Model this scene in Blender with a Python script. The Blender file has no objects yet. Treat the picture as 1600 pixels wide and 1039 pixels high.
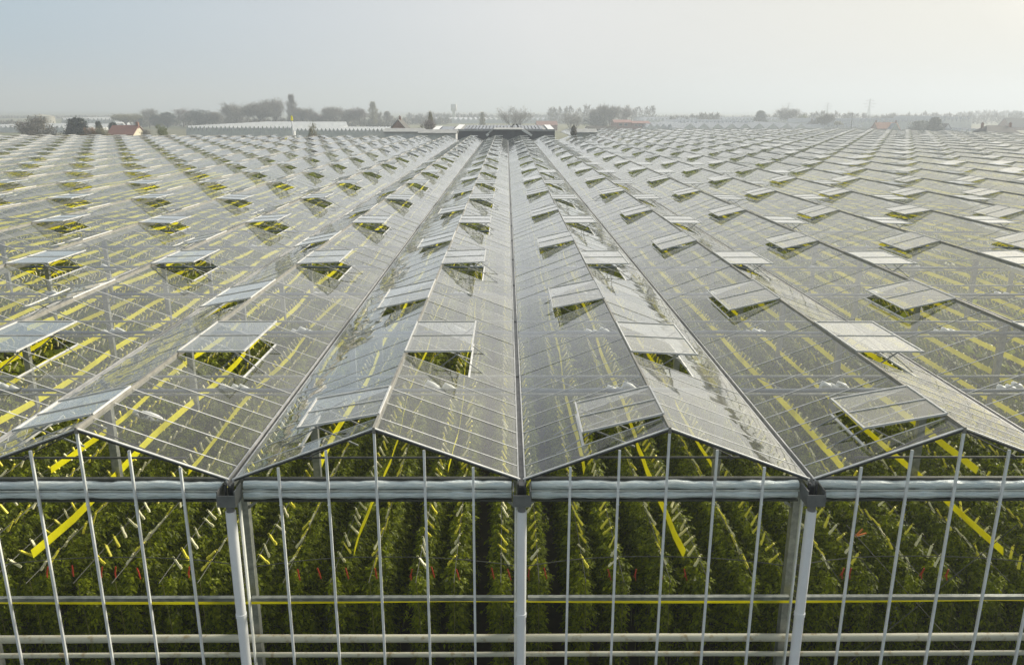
import bpy, math, random
import numpy as np
from mathutils import Vector, Matrix
random.seed(7); RNG = np.random.default_rng(11)
R = math.radians
scene = bpy.context.scene
col = scene.collection

# ------------------------------------------------------------------ light settings
HAZE, HAZE_COL = .0011, (.595, .65, .715, 1)
VEIL = [(0.0, (.74, .79, .83)), (.30, (.50, .56, .61)), (.45, (.28, .365, .435)), (.53, (.295, .385, .455)), (.66, (.41, .45, .49)), (.77, (.53, .53, .535)), (.91, (.52, .51, .465)), (1.0, (.95, .89, .76))]
SUN_E, EXPO = 4.7, 0.65

# ------------------------------------------------------------------ measures
G = 6.0            # gutter height
BAY = 4.0          # bay width
HR = 0.76          # ridge above gutter
PER = 8.232        # vent period
PANE = PER / 8
CAM = Vector((-0.209, -10.004, G + 4.928))
FPX, TILT, YAW, ROLL = 1241.0, 0.2742, 0.0071, 0.0021

fw = Vector((math.sin(YAW) * math.cos(TILT), math.cos(YAW) * math.cos(TILT), -math.sin(TILT)))
r0 = Vector((math.cos(YAW), -math.sin(YAW), 0)); u0 = r0.cross(fw)
rt = (r0 * math.cos(ROLL) + u0 * math.sin(ROLL)); up = (u0 * math.cos(ROLL) - r0 * math.sin(ROLL))

def at(u, v, Y=None, Z=None):
    """photo pixel -> world point at depth Y or height Z"""
    d = fw + rt * ((u - 800) / FPX) - up * ((v - 519.5) / FPX)
    t = (Y - CAM.y) / d.y if Y is not None else (Z - CAM.z) / d.z
    return CAM + d * t

def px(p):
    d = Vector(p) - CAM
    z = d.dot(fw)
    if z <= 0.1: return None
    return 800 + FPX * d.dot(rt) / z, 519.5 - FPX * d.dot(up) / z, z

# ------------------------------------------------------------------ helpers
def tag(o, label=None, cat=None, group=None, kind=None):
    if label: o['label'] = label
    if cat: o['category'] = cat
    if group: o['group'] = group
    if kind: o['kind'] = kind
    return o

def empty(name, loc=(0, 0, 0), rz=0.0, parent=None):
    o = bpy.data.objects.new(name, None); col.objects.link(o)
    o.location = loc; o.rotation_euler.z = rz; o.parent = parent
    o.empty_display_size = 0.2
    return o

def link(name, me, parent=None, loc=None):
    o = bpy.data.objects.new(name, me); col.objects.link(o); o.parent = parent
    if loc is not None: o.location = loc
    return o

def copy_tree(o, parent=None):
    c = o.copy(); col.objects.link(c); c.parent = parent
    for ch in list(o.children): copy_tree(ch, c)
    return c

class MB:
    def __init__(s): s.v = []; s.f = []; s.m = []
    def quad(s, pts, m=0):
        b = len(s.v); s.v += [tuple(p) for p in pts]; s.f.append(tuple(range(b, b + len(pts)))); s.m.append(m)
    def box(s, x0, x1, y0, y1, z0, z1, m=0):
        b = len(s.v)
        s.v += [(x0,y0,z0),(x1,y0,z0),(x1,y1,z0),(x0,y1,z0),(x0,y0,z1),(x1,y0,z1),(x1,y1,z1),(x0,y1,z1)]
        for q in ((0,3,2,1),(4,5,6,7),(0,1,5,4),(1,2,6,5),(2,3,7,6),(3,0,4,7)):
            s.f.append(tuple(b + i for i in q)); s.m.append(m)
    def bar(s, p, q, w, h, upv=(0, 0, 1), m=0):
        p = Vector(p); q = Vector(q); d = (q - p).normalized(); u = Vector(upv)
        x = d.cross(u)
        if x.length < 1e-4: x = d.cross(Vector((0, 1, 0)))
        x.normalize(); u = x.cross(d)
        b = len(s.v)
        for e in (p, q):
            for sx, su in ((-1,-1),(1,-1),(1,1),(-1,1)):
                s.v.append(tuple(e + x * (sx * w / 2) + u * (su * h / 2)))
        for f in ((0,1,2,3),(7,6,5,4),(0,4,5,1),(1,5,6,2),(2,6,7,3),(3,7,4,0)):
            s.f.append(tuple(b + i for i in f)); s.m.append(m)
    def tube(s, pts, rad, n=8, m=0, cap=True):
        pts = [Vector(p) for p in pts]
        if not hasattr(rad, '__len__'): rad = [rad] * len(pts)
        b = len(s.v); ref = None
        for i, p in enumerate(pts):
            d = (pts[min(i + 1, len(pts) - 1)] - pts[max(i - 1, 0)]).normalized()
            if ref is None: ref = Vector((0, 0, 1)) if abs(d.z) < .9 else Vector((1, 0, 0))
            x = d.cross(ref).normalized(); y = x.cross(d)
            for k in range(n):
                a = 2 * math.pi * k / n
                s.v.append(tuple(p + (x * math.cos(a) + y * math.sin(a)) * rad[i]))
        for i in range(len(pts) - 1):
            for k in range(n):
                k2 = (k + 1) % n
                s.f.append((b+i*n+k, b+i*n+k2, b+(i+1)*n+k2, b+(i+1)*n+k)); s.m.append(m)
        if cap:
            e = b + (len(pts) - 1) * n; c0 = len(s.v)
            s.v += s.v[b:b + n] + s.v[e:e + n]
            s.f.append(tuple(c0 + k for k in range(n))); s.m.append(m)
            s.f.append(tuple(c0 + n + k for k in reversed(range(n)))); s.m.append(m)
    def mesh(s, name, mats, smooth=False):
        me = bpy.data.meshes.new(name); me.from_pydata(s.v, [], s.f)
        for mt in (mats if isinstance(mats, (list, tuple)) else [mats]): me.materials.append(mt)
        me.polygons.foreach_set('material_index', s.m)
        if smooth: me.polygons.foreach_set('use_smooth', [True] * len(s.f))
        me.update(); return me
    def build(s, name, mats, parent=None, smooth=False, loc=None):
        return link(name, s.mesh(name, mats, smooth), parent, loc)

def quads_mesh(name, V, mats, mi=None):
    """V: (n,4,3) array -> mesh of loose quads"""
    n = len(V); me = bpy.data.meshes.new(name)
    me.vertices.add(n * 4); me.vertices.foreach_set('co', np.ascontiguousarray(V, dtype=np.float32).reshape(-1))
    me.loops.add(n * 4); me.loops.foreach_set('vertex_index', np.arange(n * 4, dtype=np.int32))
    me.polygons.add(n); me.polygons.foreach_set('loop_start', np.arange(0, n * 4, 4, dtype=np.int32))
    for mt in mats: me.materials.append(mt)
    if mi is not None: me.polygons.foreach_set('material_index', np.asarray(mi, dtype=np.int32))
    me.update(calc_edges=True); return me

# ------------------------------------------------------------------ materials
class NT:
    def __init__(s, name):
        s.mat = bpy.data.materials.new(name); s.mat.use_nodes = True
        s.t = s.mat.node_tree; s.t.nodes.clear()
        s.out = s.t.nodes.new('ShaderNodeOutputMaterial')
    def n(s, typ, ins=None, **kw):
        nd = s.t.nodes.new(typ)
        for k, v in kw.items(): setattr(nd, k, v)
        for k, v in (ins or {}).items():
            if isinstance(v, bpy.types.NodeSocket): s.t.links.new(v, nd.inputs[k])
            else: nd.inputs[k].default_value = v
        return nd
    def math(s, op, a, b=0.0, clamp=False):
        return s.n('ShaderNodeMath', {0: a, 1: b}, operation=op, use_clamp=clamp).outputs[0]
    def ramp(s, fac, stops):
        nd = s.n('ShaderNodeValToRGB', {'Fac': fac}); cr = nd.color_ramp
        while len(cr.elements) < len(stops): cr.elements.new(0.5)
        for e, (p, c) in zip(cr.elements, stops): e.position = p; e.color = (*c, 1)
        return nd.outputs['Color']
    def noise(s, scale, detail=3, rough=.55, coord='Object', vec=None):
        if vec is None: vec = s.n('ShaderNodeTexCoord').outputs[coord]
        return s.n('ShaderNodeTexNoise', {'Vector': vec, 'Scale': scale, 'Detail': detail, 'Roughness': rough}).outputs['Fac']
    def done(s, sh):
        s.t.links.new(sh, s.out.inputs['Surface']); return s.mat

def pbr(name, c0, c1=None, scale=3.0, rough=.5, metal=0.0, bump=0.0, detail=4, spec=.5, lo=.35, hi=.65, coord='Object'):
    t = NT(name)
    nz = t.noise(scale, detail, coord=coord)
    colr = t.ramp(nz, [(lo, c0), (hi, c1 or c0)])
    ins = {'Base Color': colr, 'Roughness': rough, 'Metallic': metal, 'Specular IOR Level': spec}
    if bump:
        ins['Normal'] = t.n('ShaderNodeBump', {'Height': nz, 'Strength': bump, 'Distance': .02}).outputs[0]
    return t.done(t.n('ShaderNodeBsdfPrincipled', ins).outputs[0])

def glass(name, dirt=.06, rough=.02, wav=.25, tint=(.96, .975, .94), boost=1.0, dirtcol=(.74, .71, .58), gut=False):
    """thin clear sheet: mirror part after Fresnel for two faces, the rest passes straight through"""
    t = NT(name)
    geo = t.n('ShaderNodeNewGeometry')
    crd = t.n('ShaderNodeTexCoord').outputs['Object']
    mp = t.n('ShaderNodeMapping', {'Vector': crd, 'Scale': (1.0, .8, 1.0)}).outputs[0]
    nz = t.noise(2.6, 1, .4, vec=mp)
    bmp = t.n('ShaderNodeBump', {'Height': nz, 'Strength': wav, 'Distance': .02}).outputs[0]
    dot = t.n('ShaderNodeVectorMath', {0: geo.outputs['Normal'], 1: geo.outputs['Incoming']}, operation='DOT_PRODUCT').outputs['Value']
    c = t.math('ABSOLUTE', dot)
    s5 = t.math('POWER', t.math('SUBTRACT', 1.0, c, True), 4.5)
    r1 = t.math('MULTIPLY_ADD', s5, .985); r1.node.inputs[2].default_value = .015
    rr = t.math('DIVIDE', t.math('MULTIPLY', r1, 2.0 * boost), t.math('ADD', r1, 1.0), True)
    tr = t.n('ShaderNodeBsdfTransparent', {'Color': (*tint, 1)}).outputs[0]
    gl = t.n('ShaderNodeBsdfGlossy', {'Color': (.97, .97, .97, 1), 'Roughness': rough, 'Normal': bmp}).outputs[0]
    df = t.n('ShaderNodeBsdfDiffuse', {'Color': (*dirtcol, 1)}).outputs[0]
    tl = t.n('ShaderNodeBsdfTranslucent', {'Color': (*dirtcol, 1)}).outputs[0]
    dd = t.n('ShaderNodeMixShader', {0: .45, 1: df, 2: tl}).outputs[0]
    gd = t.n('ShaderNodeBsdfGlossy', {'Color': (.85, .84, .76, 1), 'Roughness': .45}).outputs[0]
    dd = t.n('ShaderNodeMixShader', {0: .6, 1: dd, 2: gd}).outputs[0]
    # a thin film of dust covers more of the view the flatter one looks along it
    st = t.n('ShaderNodeTexNoise', {'Vector': t.n('ShaderNodeMapping', {'Vector': crd, 'Scale': (.5, 1.6, .5)}).outputs[0], 'Scale': .9, 'Detail': 2.0}).outputs['Fac']
    rnd = geo.outputs['Random Per Island']
    pane = t.math('ADD', t.math('MULTIPLY', t.math('MULTIPLY', rnd, rnd), 1.5), .5)
    if gut:   # grime gathers where the panes drain into the gutter
        ax = t.math('ABSOLUTE', t.n('ShaderNodeSeparateXYZ', {0: crd}).outputs[0])
        gr = t.n('ShaderNodeMapRange', {0: ax, 1: 1.62, 2: 1.95, 3: 0.0, 4: 2.2}).outputs[0]
        pane = t.math('ADD', pane, t.math('MULTIPLY', gr, t.noise(5.0, 3)))
    tau = t.math('MULTIPLY', t.math('MULTIPLY', t.math('ADD', st, .5), pane), -dirt)
    dfac = t.math('SUBTRACT', 1.0, t.math('EXPONENT', t.math('DIVIDE', tau, t.math('MAXIMUM', c, .03))), True)
    base = t.n('ShaderNodeMixShader', {0: dfac, 1: tr, 2: dd}).outputs[0]
    return t.done(t.n('ShaderNodeMixShader', {0: rr, 1: base, 2: gl}).outputs[0])

def leafmat(name, c0, c1, scale=2.0, trans=.5):
    t = NT(name)
    nz = t.noise(scale, 4)
    rnd = t.n('ShaderNodeNewGeometry').outputs['Random Per Island']
    f = t.math('ADD', t.math('MULTIPLY', nz, .6), t.math('MULTIPLY', rnd, .4))
    cl = t.ramp(f, [(.25, c0), (.75, c1)])
    pb = t.n('ShaderNodeBsdfPrincipled', {'Base Color': cl, 'Roughness': .5, 'Specular IOR Level': .3}).outputs[0]
    tr = t.n('ShaderNodeBsdfTranslucent', {'Color': cl}).outputs[0]
    return t.done(t.n('ShaderNodeMixShader', {0: trans, 1: pb, 2: tr}).outputs[0])

M = {}
M['roof_glass'] = glass('roof glass', dirt=.027, gut=True)
M['vent_glass'] = glass('vent glass', dirt=.13, wav=.1)
M['wall_glass'] = glass('wall glass', dirt=.004, wav=.15)
M['alu'] = pbr('bare aluminium bar', (.50, .51, .49), (.66, .66, .63), 6, .38, .15)
M['ridge'] = pbr('ridge cap aluminium', (.20, .195, .17), (.31, .30, .26), 4, .45, .2)
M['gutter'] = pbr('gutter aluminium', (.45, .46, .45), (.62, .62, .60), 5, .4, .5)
M['groove'] = pbr('dark gutter bed', (.14, .14, .13), (.26, .255, .24), 7, .35)  # channel bed, darker than the lips
M['mull'] = pbr('mullion aluminium', (.76, .78, .76), (.87, .88, .86), 5, .4, .05)
M['steel'] = pbr('galvanised steel', (.22, .235, .23), (.36, .37, .355), 9, .45, .5, .1)
M['dark'] = pbr('dark steel', (.045, .047, .045), (.09, .09, .085), 8, .5, .2)
M['white_pvc'] = pbr('white pipe plastic', (.84, .85, .85), (.90, .90, .90), 3, .35)
M['grey_pvc'] = pbr('grey pipe socket', (.17, .175, .175), (.23, .23, .225), 5, .45)
M['boxgrey'] = pbr('grey gutter box', (.13, .135, .13), (.19, .195, .185), 6, .5, .1)
t = NT('folded screen film')
mp = t.n('ShaderNodeMapping', {'Vector': t.n('ShaderNodeTexCoord').outputs['Object'], 'Scale': (2.2, 9, 14)}).outputs[0]
nz = t.noise(1.6, 5, .6, vec=mp)
M['film'] = t.done(t.n('ShaderNodeBsdfPrincipled', {'Base Color': t.ramp(nz, [(.3, (.74, .83, .90)), (.6, (.93, .96, .98))]), 'Roughness': .3, 'Metallic': 0.0,
    'Normal': t.n('ShaderNodeBump', {'Height': nz, 'Strength': .9, 'Distance': .06}).outputs[0]}).outputs[0])
M['film_shade'] = pbr('shade-darkened screen film', (.11, .14, .17), (.18, .21, .24), 5, .5)  # same film as the front screens, shade under the roof put into its colour
M['pipepaint'] = pbr('worn white pipe paint', (.40, .32, .20), (.60, .57, .48), 7, .5, 0, 0, 5, .4, .32, .45)
def thinplastic(name, c0, c1, tr=.45):
    t = NT(name); cl = t.ramp(t.noise(4, 3), [(.35, c0), (.65, c1)])
    a = t.n('ShaderNodeBsdfPrincipled', {'Base Color': cl, 'Roughness': .45}).outputs[0]
    b = t.n('ShaderNodeBsdfTranslucent', {'Color': cl}).outputs[0]
    return t.done(t.n('ShaderNodeMixShader', {0: tr, 1: a, 2: b}).outputs[0])
M['yellow'] = thinplastic('yellow tape film', (.86, .80, .008), (.92, .88, .015))
M['hook_yellow'] = pbr('yellow hook plastic', (.90, .78, .04), (.92, .82, .08), 5, .45)
M['hook_white'] = pbr('cream hook plastic', (.90, .84, .50), (.92, .86, .58), 5, .45)
M['red'] = pbr('red clip plastic', (.36, .028, .012), (.48, .05, .018), 5, .45)
M['orange'] = pbr('orange clip plastic', (.75, .20, .04), (.8, .28, .05), 5, .45)
M['wire'] = pbr('grey wire', (.07, .07, .06), (.12, .12, .10), 8, .5, .3)
M['leaf'] = leafmat('tomato leaf', (.022, .042, .001), (.34, .39, .003))
M['stem'] = pbr('tomato stem', (.10, .11, .03), (.16, .14, .05), 5, .7)
M['soil'] = pbr('dark greenhouse floor', (.022, .016, .009), (.05, .036, .02), 2, .9)
M['fan_white'] = pbr('white fan plastic', (.72, .73, .72), (.8, .8, .8), 4, .4)

# ------------------------------------------------------------------ greenhouse
gh = empty('greenhouse', (0, 0, 0))
tag(gh, 'vast glass greenhouse with rows of gabled roofs and open vents filling the photo', 'greenhouse')

B0, B1 = -25, 32
def bay_len(b):
    x = b * BAY + 2
    if b < 3: return 123.0
    if x < 84: return 176.0
    return 176.0 - int((x - 84) / 4 + 1) * 8.0

def bars_y(L):
    ys = [0.0, .40, 1.0, 1.6, 2.2, 2.8]
    y = 3.384
    while y < L: ys.append(y); y += PANE
    ys.append(L); return ys
VR0 = 3.384                     # right slope vents
VL0 = 3.384 + 4 * PANE          # left slope vents
SL = math.hypot(2.0, HR)        # slope length
cs, sn = 2.0 / SL, HR / SL
VLEN = 1.17
def vent_spans(L):
    r = []; y = VR0
    while y + 2 * PANE < L - 1: r.append((y, y + 2 * PANE)); y += PER
    l = [(.40, 1.6)]; y = VL0
    while y + 2 * PANE < L - 1: l.append((y, y + 2 * PANE)); y += PER
    return r, l

_roof = {}
def roof_meshes(L, variant):
    key = (L, variant)
    if key in _roof: return _roof[key]
    rng = random.Random(int(L) * 7 + variant)
    ys = bars_y(L); r, l = vent_spans(L)
    g = MB(); bmb = MB()
    for side, spans in ((1, r), (-1, l)):
        def P(s, y, dz=0): return (side * (s * cs + dz * sn), y, HR - s * sn + dz * cs)
        for j in range(len(ys) - 1):
            a, b = ys[j], ys[j + 1]; mid = (a + b) / 2
            s0 = 0.02
            if any(v0 - .01 < mid < v1 + .01 for v0, v1 in spans): s0 = VLEN + .03
            e = .0055 * (b - a)
            dz = [rng.uniform(-e, e) for _ in range(4)]
            pts = [P(s0, a, dz[0]), P(SL - .07, a, dz[1]), P(SL - .07, b, dz[2]), P(s0, b, dz[3])]
            g.quad(pts if side > 0 else pts[::-1])
        for j, y in enumerate(ys):
            w, h = (.020, .007)
            if j == 0 or j == len(ys) - 1: continue
            bmb.bar(P(0.03, y, .003), P(SL - .05, y, .003), w, h, (side * sn, 0, cs))
        for v0, v1 in spans:
            bmb.bar(P(VLEN + .03, v0 + .015, -.012), P(VLEN + .03, v1 - .015, -.012), .035, .03, (side * sn, 0, cs))
        # gable rafters, proud of the glazing
        for yy in (-.02, L + .02):
            bmb.bar(P(-.0, yy, .016), P(SL - .03, yy, .016), .036, .014, (side * sn, 0, cs))
            bmb.bar(P(-.0, yy, -.014), P(SL - .03, yy, -.006), .022, .028, (side * sn, 0, cs), 1)  # dark lower bar: the rafter's shaded underside put into the colour
    rd = MB(); rd.box(-.017, .017, -.05, L + .05, HR - .02, HR + .040)
    rd.box(-.024, .024, -.05, L + .05, HR - .05, HR - .021)
    _roof[key] = (g.mesh('glass_roof', M['roof_glass']), bmb.mesh('glazing_bars', [M['alu'], M['dark']]), rd.mesh('ridge_cap', M['ridge']))
    return _roof[key]

for b in range(B0, B1):
    L = bay_len(b); gm, bm_, rm = roof_meshes(L, b % 3)
    o = link('glass_roof', gm, gh, (b * BAY + 2, 0, G))
    link('glazing_bars', bm_, o); link('ridge_cap', rm, o)

_gut = {}
for k in range(B0, B1 + 1):
    L = max(bay_len(min(k, B1 - 1)), bay_len(max(k - 1, B0)))
    if L not in _gut:
        g = MB()
        g.box(-.058, -.036, -.06, L, -.06, .022); g.box(.036, .058, -.06, L, -.06, .022)
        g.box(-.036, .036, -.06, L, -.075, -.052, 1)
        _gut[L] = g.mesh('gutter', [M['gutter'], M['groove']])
    link('gutter', _gut[L], gh, (k * BAY, 0, G))

# ---- roof vents
def vent_mesh(side, W, simple=False):
    """hinge at origin along +y, panel in its open pose"""
    a = 0.0 if side > 0 else R(12.4)
    dx, dz = side * math.cos(a), -math.sin(a)
    nx = Vector((math.sin(a) * side, 0, math.cos(a)))
    def P(s, y, h=0): return (dx * s + nx.x * h, y, dz * s + nx.z * h)
    f = MB(); w = .024
    f.bar(P(0, .02), P(0, W - .02), w, .03, nx); f.bar(P(VLEN, .0), P(VLEN, W), .028, .03, nx)
    for y in (.02, W - .02): f.bar(P(.02, y), P(VLEN - .02, y), w, .032, nx)
    f.bar(P(.02, W / 2, .006), P(VLEN - .02, W / 2, .006), .018, .02, nx)
    g = MB()
    for y0, y1 in ((.035, W / 2 - .012), (W / 2 + .012, W - .035)):
        q = [P(.02, y0), P(VLEN - .02, y0), P(VLEN - .02, y1), P(.02, y1)]
        g.quad(q if side > 0 else q[::-1])
    rd = MB()
    for y in (W * .22, W * .78):
        rd.bar(P(VLEN - .05, y, -.02), (side * .35, y + .05, -.62), .02, .02, (0, 1, 0))
        rd.bar(P(VLEN * .55, y + .03, -.02), (side * 1.5, y + .05, -.70), .016, .016, (0, 1, 0))
    return f, g, rd

vents = []
for b in range(B0, B1):
    L = bay_len(b); r, l = vent_spans(L); x = b * BAY + 2
    for side, spans in ((1, r), (-1, l)):
        for v0, v1 in spans:
            h = Vector((x, v0, G + HR + .05)); W = v1 - v0
            cs4 = [px(h), px(h + Vector((side * 1.15, 0, 0))), px(h + Vector((side * 1.15, W, 0))), px(h + Vector((0, W, 0)))]
            area = 0
            if all(cs4):
                inside = sum(0 < c[0] < 1600 and 0 < c[1] < 1039 for c in cs4)
                area = abs(sum(cs4[i][0] * cs4[(i + 1) % 4][1] - cs4[(i + 1) % 4][0] * cs4[i][1] for i in range(4))) / 2 * inside / 4
            vents.append((area, side, h, W))
vents.sort(key=lambda t: -t[0])
_vm = {}
rv = random.Random(3)
for i, (area, side, h, W) in enumerate(vents[:100]):
    key = (side, round(W, 2))
    if key not in _vm:
        f, g, rd = vent_mesh(side, W)
        _vm[key] = (f.mesh('roof_vent', M['alu']), g.mesh('vent_glass', M['vent_glass']), rd.mesh('opening_rods', M['steel']))
    o = link('roof_vent', _vm[key][0], gh, h)
    o.rotation_euler.y = R(rv.gauss(0, 1.6))
    link('vent_glass', _vm[key][1], o); link('opening_rods', _vm[key][2], o)
rest = MB()
for area, side, h, W in vents[100:]:
    f, g, rd = vent_mesh(side, W)
    near = h.y < 45
    for src, mi in ((f, 0), (g, 1), (rd, 2)) if near else ((f, 0), (g, 1)):
        b0 = len(rest.v); a = R(rv.gauss(0, 1.6)); ca, sa = math.cos(a), math.sin(a)
        rest.v += [(h.x + v[0] * ca + v[2] * sa, h.y + v[1], h.z - v[0] * sa + v[2] * ca) for v in src.v]
        rest.f += [tuple(b0 + k for k in q) for q in src.f]; rest.m += [mi] * len(src.f)
tag(rest.build('roof_vents', [M['alu'], M['vent_glass'], M['steel']], gh), kind='stuff')

# ---- facade
for b in range(-4, 4):
    xg = b * BAY
    for i in range(1, 6):
        x = xg + i * BAY / 6
        zt = G + HR * (1 - abs(x - xg - 2) / 2) - .05
        m = MB(); m.box(x - .0165, x + .0165, -.045, -.014, 0.35, zt); m.box(x - .022, x + .022, -.052, -.0455, G - .36, G - .345)
        m.build('mullion', M['mull'], gh)
    for i in range(6):
        x0, x1 = xg + i * BAY / 6 + .03, xg + (i + 1) * BAY / 6 - .03
        z0 = G + HR * (1 - abs(x0 - xg - 2) / 2) - .06; z1 = G + HR * (1 - abs(x1 - xg - 2) / 2) - .06
        e = [random.uniform(-.003, .003) for _ in range(4)]
        m = MB(); m.quad([(x0, -.012 + e[0], .5), (x1, -.012 + e[1], .5), (x1, -.012 + e[2], z1), (x0, -.012 + e[3], z0)])
        m.build('wall_pane', M['wall_glass'], gh)
    # beam frame and folded screen between the gutter boxes
    xa, xb = xg + .13, xg + BAY - .13
    m = MB(); m.box(xa, xb, .10, .16, G - .050, G - .022); m.box(xa, xb, .03, .16, G - .345, G - .318)
    m.box(xa, xb, .155, .175, G - .315, G - .052, 1)
    m.build('eaves_beam', [M['dark'], M['steel']], gh)
    for zc, rr, sd in ((G - .112, .060, b * 2), (G - .250, .064, b * 2 + 1)):
        n = 46; rs = random.Random(sd); pts = []; rad = []
        ph = [rs.uniform(0, 6.28) for _ in range(4)]
        for i in range(n + 1):
            t = i / n; x = xa + .01 + (xb - xa - .02) * t
            wv = math.sin(t * 17 + ph[0]) * .5 + math.sin(t * 41 + ph[1]) * .45 + rs.uniform(-.5, .5)
            pts.append((x, .078 + .010 * math.sin(t * 23 + ph[2]), zc + .008 * wv)); rad.append(rr * (1 + .16 * wv * (1.4 if sd % 2 else .5)))
        m = MB(); m.tube(pts, rad, 10); m.build('folded_screen', M['film'], gh, True)
    m = MB(); m.tube([(xa, .035, G - .183), (xb, .035, G - .183)], .017, 8); m.build('screen_rod', M['alu'], gh, True)
    # mid rail
    m = MB(); m.box(xg + .10, xg + BAY - .10, .03, .09, G - 1.93, G - 1.875); m.box(xg + .10, xg + BAY - .10, .022, .03, G - 1.93, G - 1.915)
    m.box(xg + .10, xg + BAY - .10, .022, .03, G - 1.888, G - 1.875)
    m.build('mid_rail', M['steel'], gh)
    # gable tie with its two thin struts
    m = MB(); m.box(xg + .70, xg + BAY - .70, .26, .285, G + .20, G + .225)
    for s in (-1, 1):
        m.bar((xg + 2 + s * .05, .275, G + HR - .09), (xg + 2 + s * .95, .275, G + .235), .014, .014, (0, 1, 0))
        m.tube([(xg + 2 + s * .95, .24, G + .216), (xg + 2 + s * .95, .31, G + .216)], .03, 8)
    m.build('gable_tie', M['dark'], gh)
for k in range(-4, 5):
    x = k * BAY
    m = MB()   # gutter end box, open on top
    m.box(x - .125, x + .125, -.27, -.255, G - .27, G - .10)
    m.box(x - .125, x - .108, -.255, .02, G - .27, G - .045); m.box(x + .108, x + .125, -.255, .02, G - .27, G - .045)
    m.box(x - .108, x + .108, -.255, .02, G - .27, G - .255)
    m.build('gutter_box', M['boxgrey'], gh)
    m = MB()
    for s in (-1, 1): m.bar((x + s * .05, -.1, G - .0), (x + s * .05, -.1, G - .20), .02, .05)
    m.box(x - .04, x + .04, -.06, -.02, G - .24, G - .08)
    m.build('gutter_bracket', M['dark'], gh)
    m = MB(); m.tube([(x, -.14, G - .272), (x, -.14, G - .40)], .056, 16); m.build('pipe_socket', M['grey_pvc'], gh, True)
    m = MB(); m.tube([(x, -.14, G - .395), (x, -.14, G - 2.02)], .070, 20); m.tube([(x, -.14, G - 2.01), (x, -.14, G - 2.07)], .077, 20)
    m.tube([(x, -.14, G - 2.065), (x, -.14, .1)], .070, 20)
    m.build('downpipe', M['white_pvc'], gh, True)
    m = MB(); m.box(x - .012 + .085 * (1 if k < 0 else -1), x + .012 + .085 * (1 if k < 0 else -1), -.02, .03, .3, G - .28); m.build('corner_bar', M['mull'], gh)
GIRD = [.34] + [4.55 + 4.116 * i for i in range(9)]
for gi, gy in enumerate(GIRD[:6]):
    for k in range(-7, 8):
        x = k * BAY
        m = MB(); m.box(x - .07, x + .07, gy - .004, gy + .004, 0, G - .09)
        m.box(x - .07, x - .058, gy + .004, gy + .12, 0, G - .09); m.box(x + .058, x + .07, gy + .004, gy + .12, 0, G - .09)
        for s in (-1, 1):
            m.bar((x + s * .07, gy + .06, G - .62), (x + s * .38, gy + .06, G - .36), .035, .035, (0, 1, 0))
        m.build('column', M['steel'], gh)
for gy in GIRD[1:]:
    m = MB()
    for z in (G - .05, G - .42): m.box(-62, 62, gy - .02, gy + .02, z - .02, z + .02)
    for i in range(-46, 46):
        xx = i * 1.333
        m.bar((xx, gy, G - .40), (xx + .667, gy, G - .07), .018, .018, (0, 1, 0)); m.bar((xx + .667, gy, G - .07), (xx + 1.333, gy, G - .40), .018, .018, (0, 1, 0))
    m.build('lattice_girder', M['steel'], gh)
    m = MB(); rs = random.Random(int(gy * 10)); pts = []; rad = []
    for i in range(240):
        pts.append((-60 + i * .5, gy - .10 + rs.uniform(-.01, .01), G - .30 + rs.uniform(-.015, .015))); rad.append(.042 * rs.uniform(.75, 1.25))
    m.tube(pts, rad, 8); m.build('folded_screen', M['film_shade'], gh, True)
# white bundles where each screen is tied up under the ridge
for gy in GIRD[1:6]:
    for b in range(-4, 4):
        m = MB(); rs = random.Random(b * 31 + int(gy)); xx = b * BAY + 2 + rs.uniform(-.5, .5)
        for q in range(3):
            p0 = Vector((xx + q * .17, gy + .35 + rs.uniform(-.1, .1), G - .45 + rs.uniform(-.05, .05)))
            m.tube([p0, p0 + Vector((.08, .06, .06)), p0 + Vector((.2, .02, .02)), p0 + Vector((.30, .08, -.03))], [.02, .07, .06, .02], 7)
        m.build('screen_bundle', M['fan_white'], gh, True)

# ------------------------------------------------------------------ inside: pipes, ribbon, wires
def ordinal(n): return ['first', 'second', 'third', 'fourth', 'fifth', 'sixth', 'seventh', 'eighth', 'ninth', 'tenth', 'eleventh', 'twelfth'][n - 1]
for z, y, r_, nm in ((G - 2.70, .22, .058, 'thicker white heating pipe with rust spots running along the inside of the front wall'),
                     (G - 2.985, .22, .037, 'thinner white heating pipe low inside the front wall below the thick one')):
    m = MB(); m.tube([(x, y, z + .004 * math.sin(x)) for x in range(-17, 18)], r_, 14)
    tag(m.build('heating_pipe', M['pipepaint'], None, True), nm, 'pipe', 'heating pipes inside the front wall')

def ribbon(name, pts, hgt, lean, thick=.004, seed=0, mat='yellow'):
    """upright ribbon along pts, leaning and waving a little"""
    rs = random.Random(seed); m = MB(); b = 0
    for i, p in enumerate(pts):
        a = lean + .06 * math.sin(i * .35 + seed) + rs.uniform(-.03, .03)
        d = (Vector(pts[min(i + 1, len(pts) - 1)]) - Vector(pts[max(i - 1, 0)])).normalized()
        sd = d.cross(Vector((0, 0, 1))).normalized()
        e = sd * math.sin(a) * hgt / 2 + Vector((0, 0, math.cos(a) * hgt / 2)); nrm = d.cross(e).normalized() * thick / 2
        p = Vector(p); m.v += [tuple(p - e - nrm), tuple(p + e - nrm), tuple(p + e + nrm), tuple(p - e + nrm)]
        if i:
            o = (i - 1) * 4
            for q in range(4):
                m.f.append((o + q, o + (q + 1) % 4, o + 4 + (q + 1) % 4, o + 4 + q)); m.m.append(0)
    n = len(pts) * 4 - 4
    m.f += [(3, 2, 1, 0), (n, n + 1, n + 2, n + 3)]; m.m += [0, 0]
    return m.build(name, M[mat])
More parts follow.
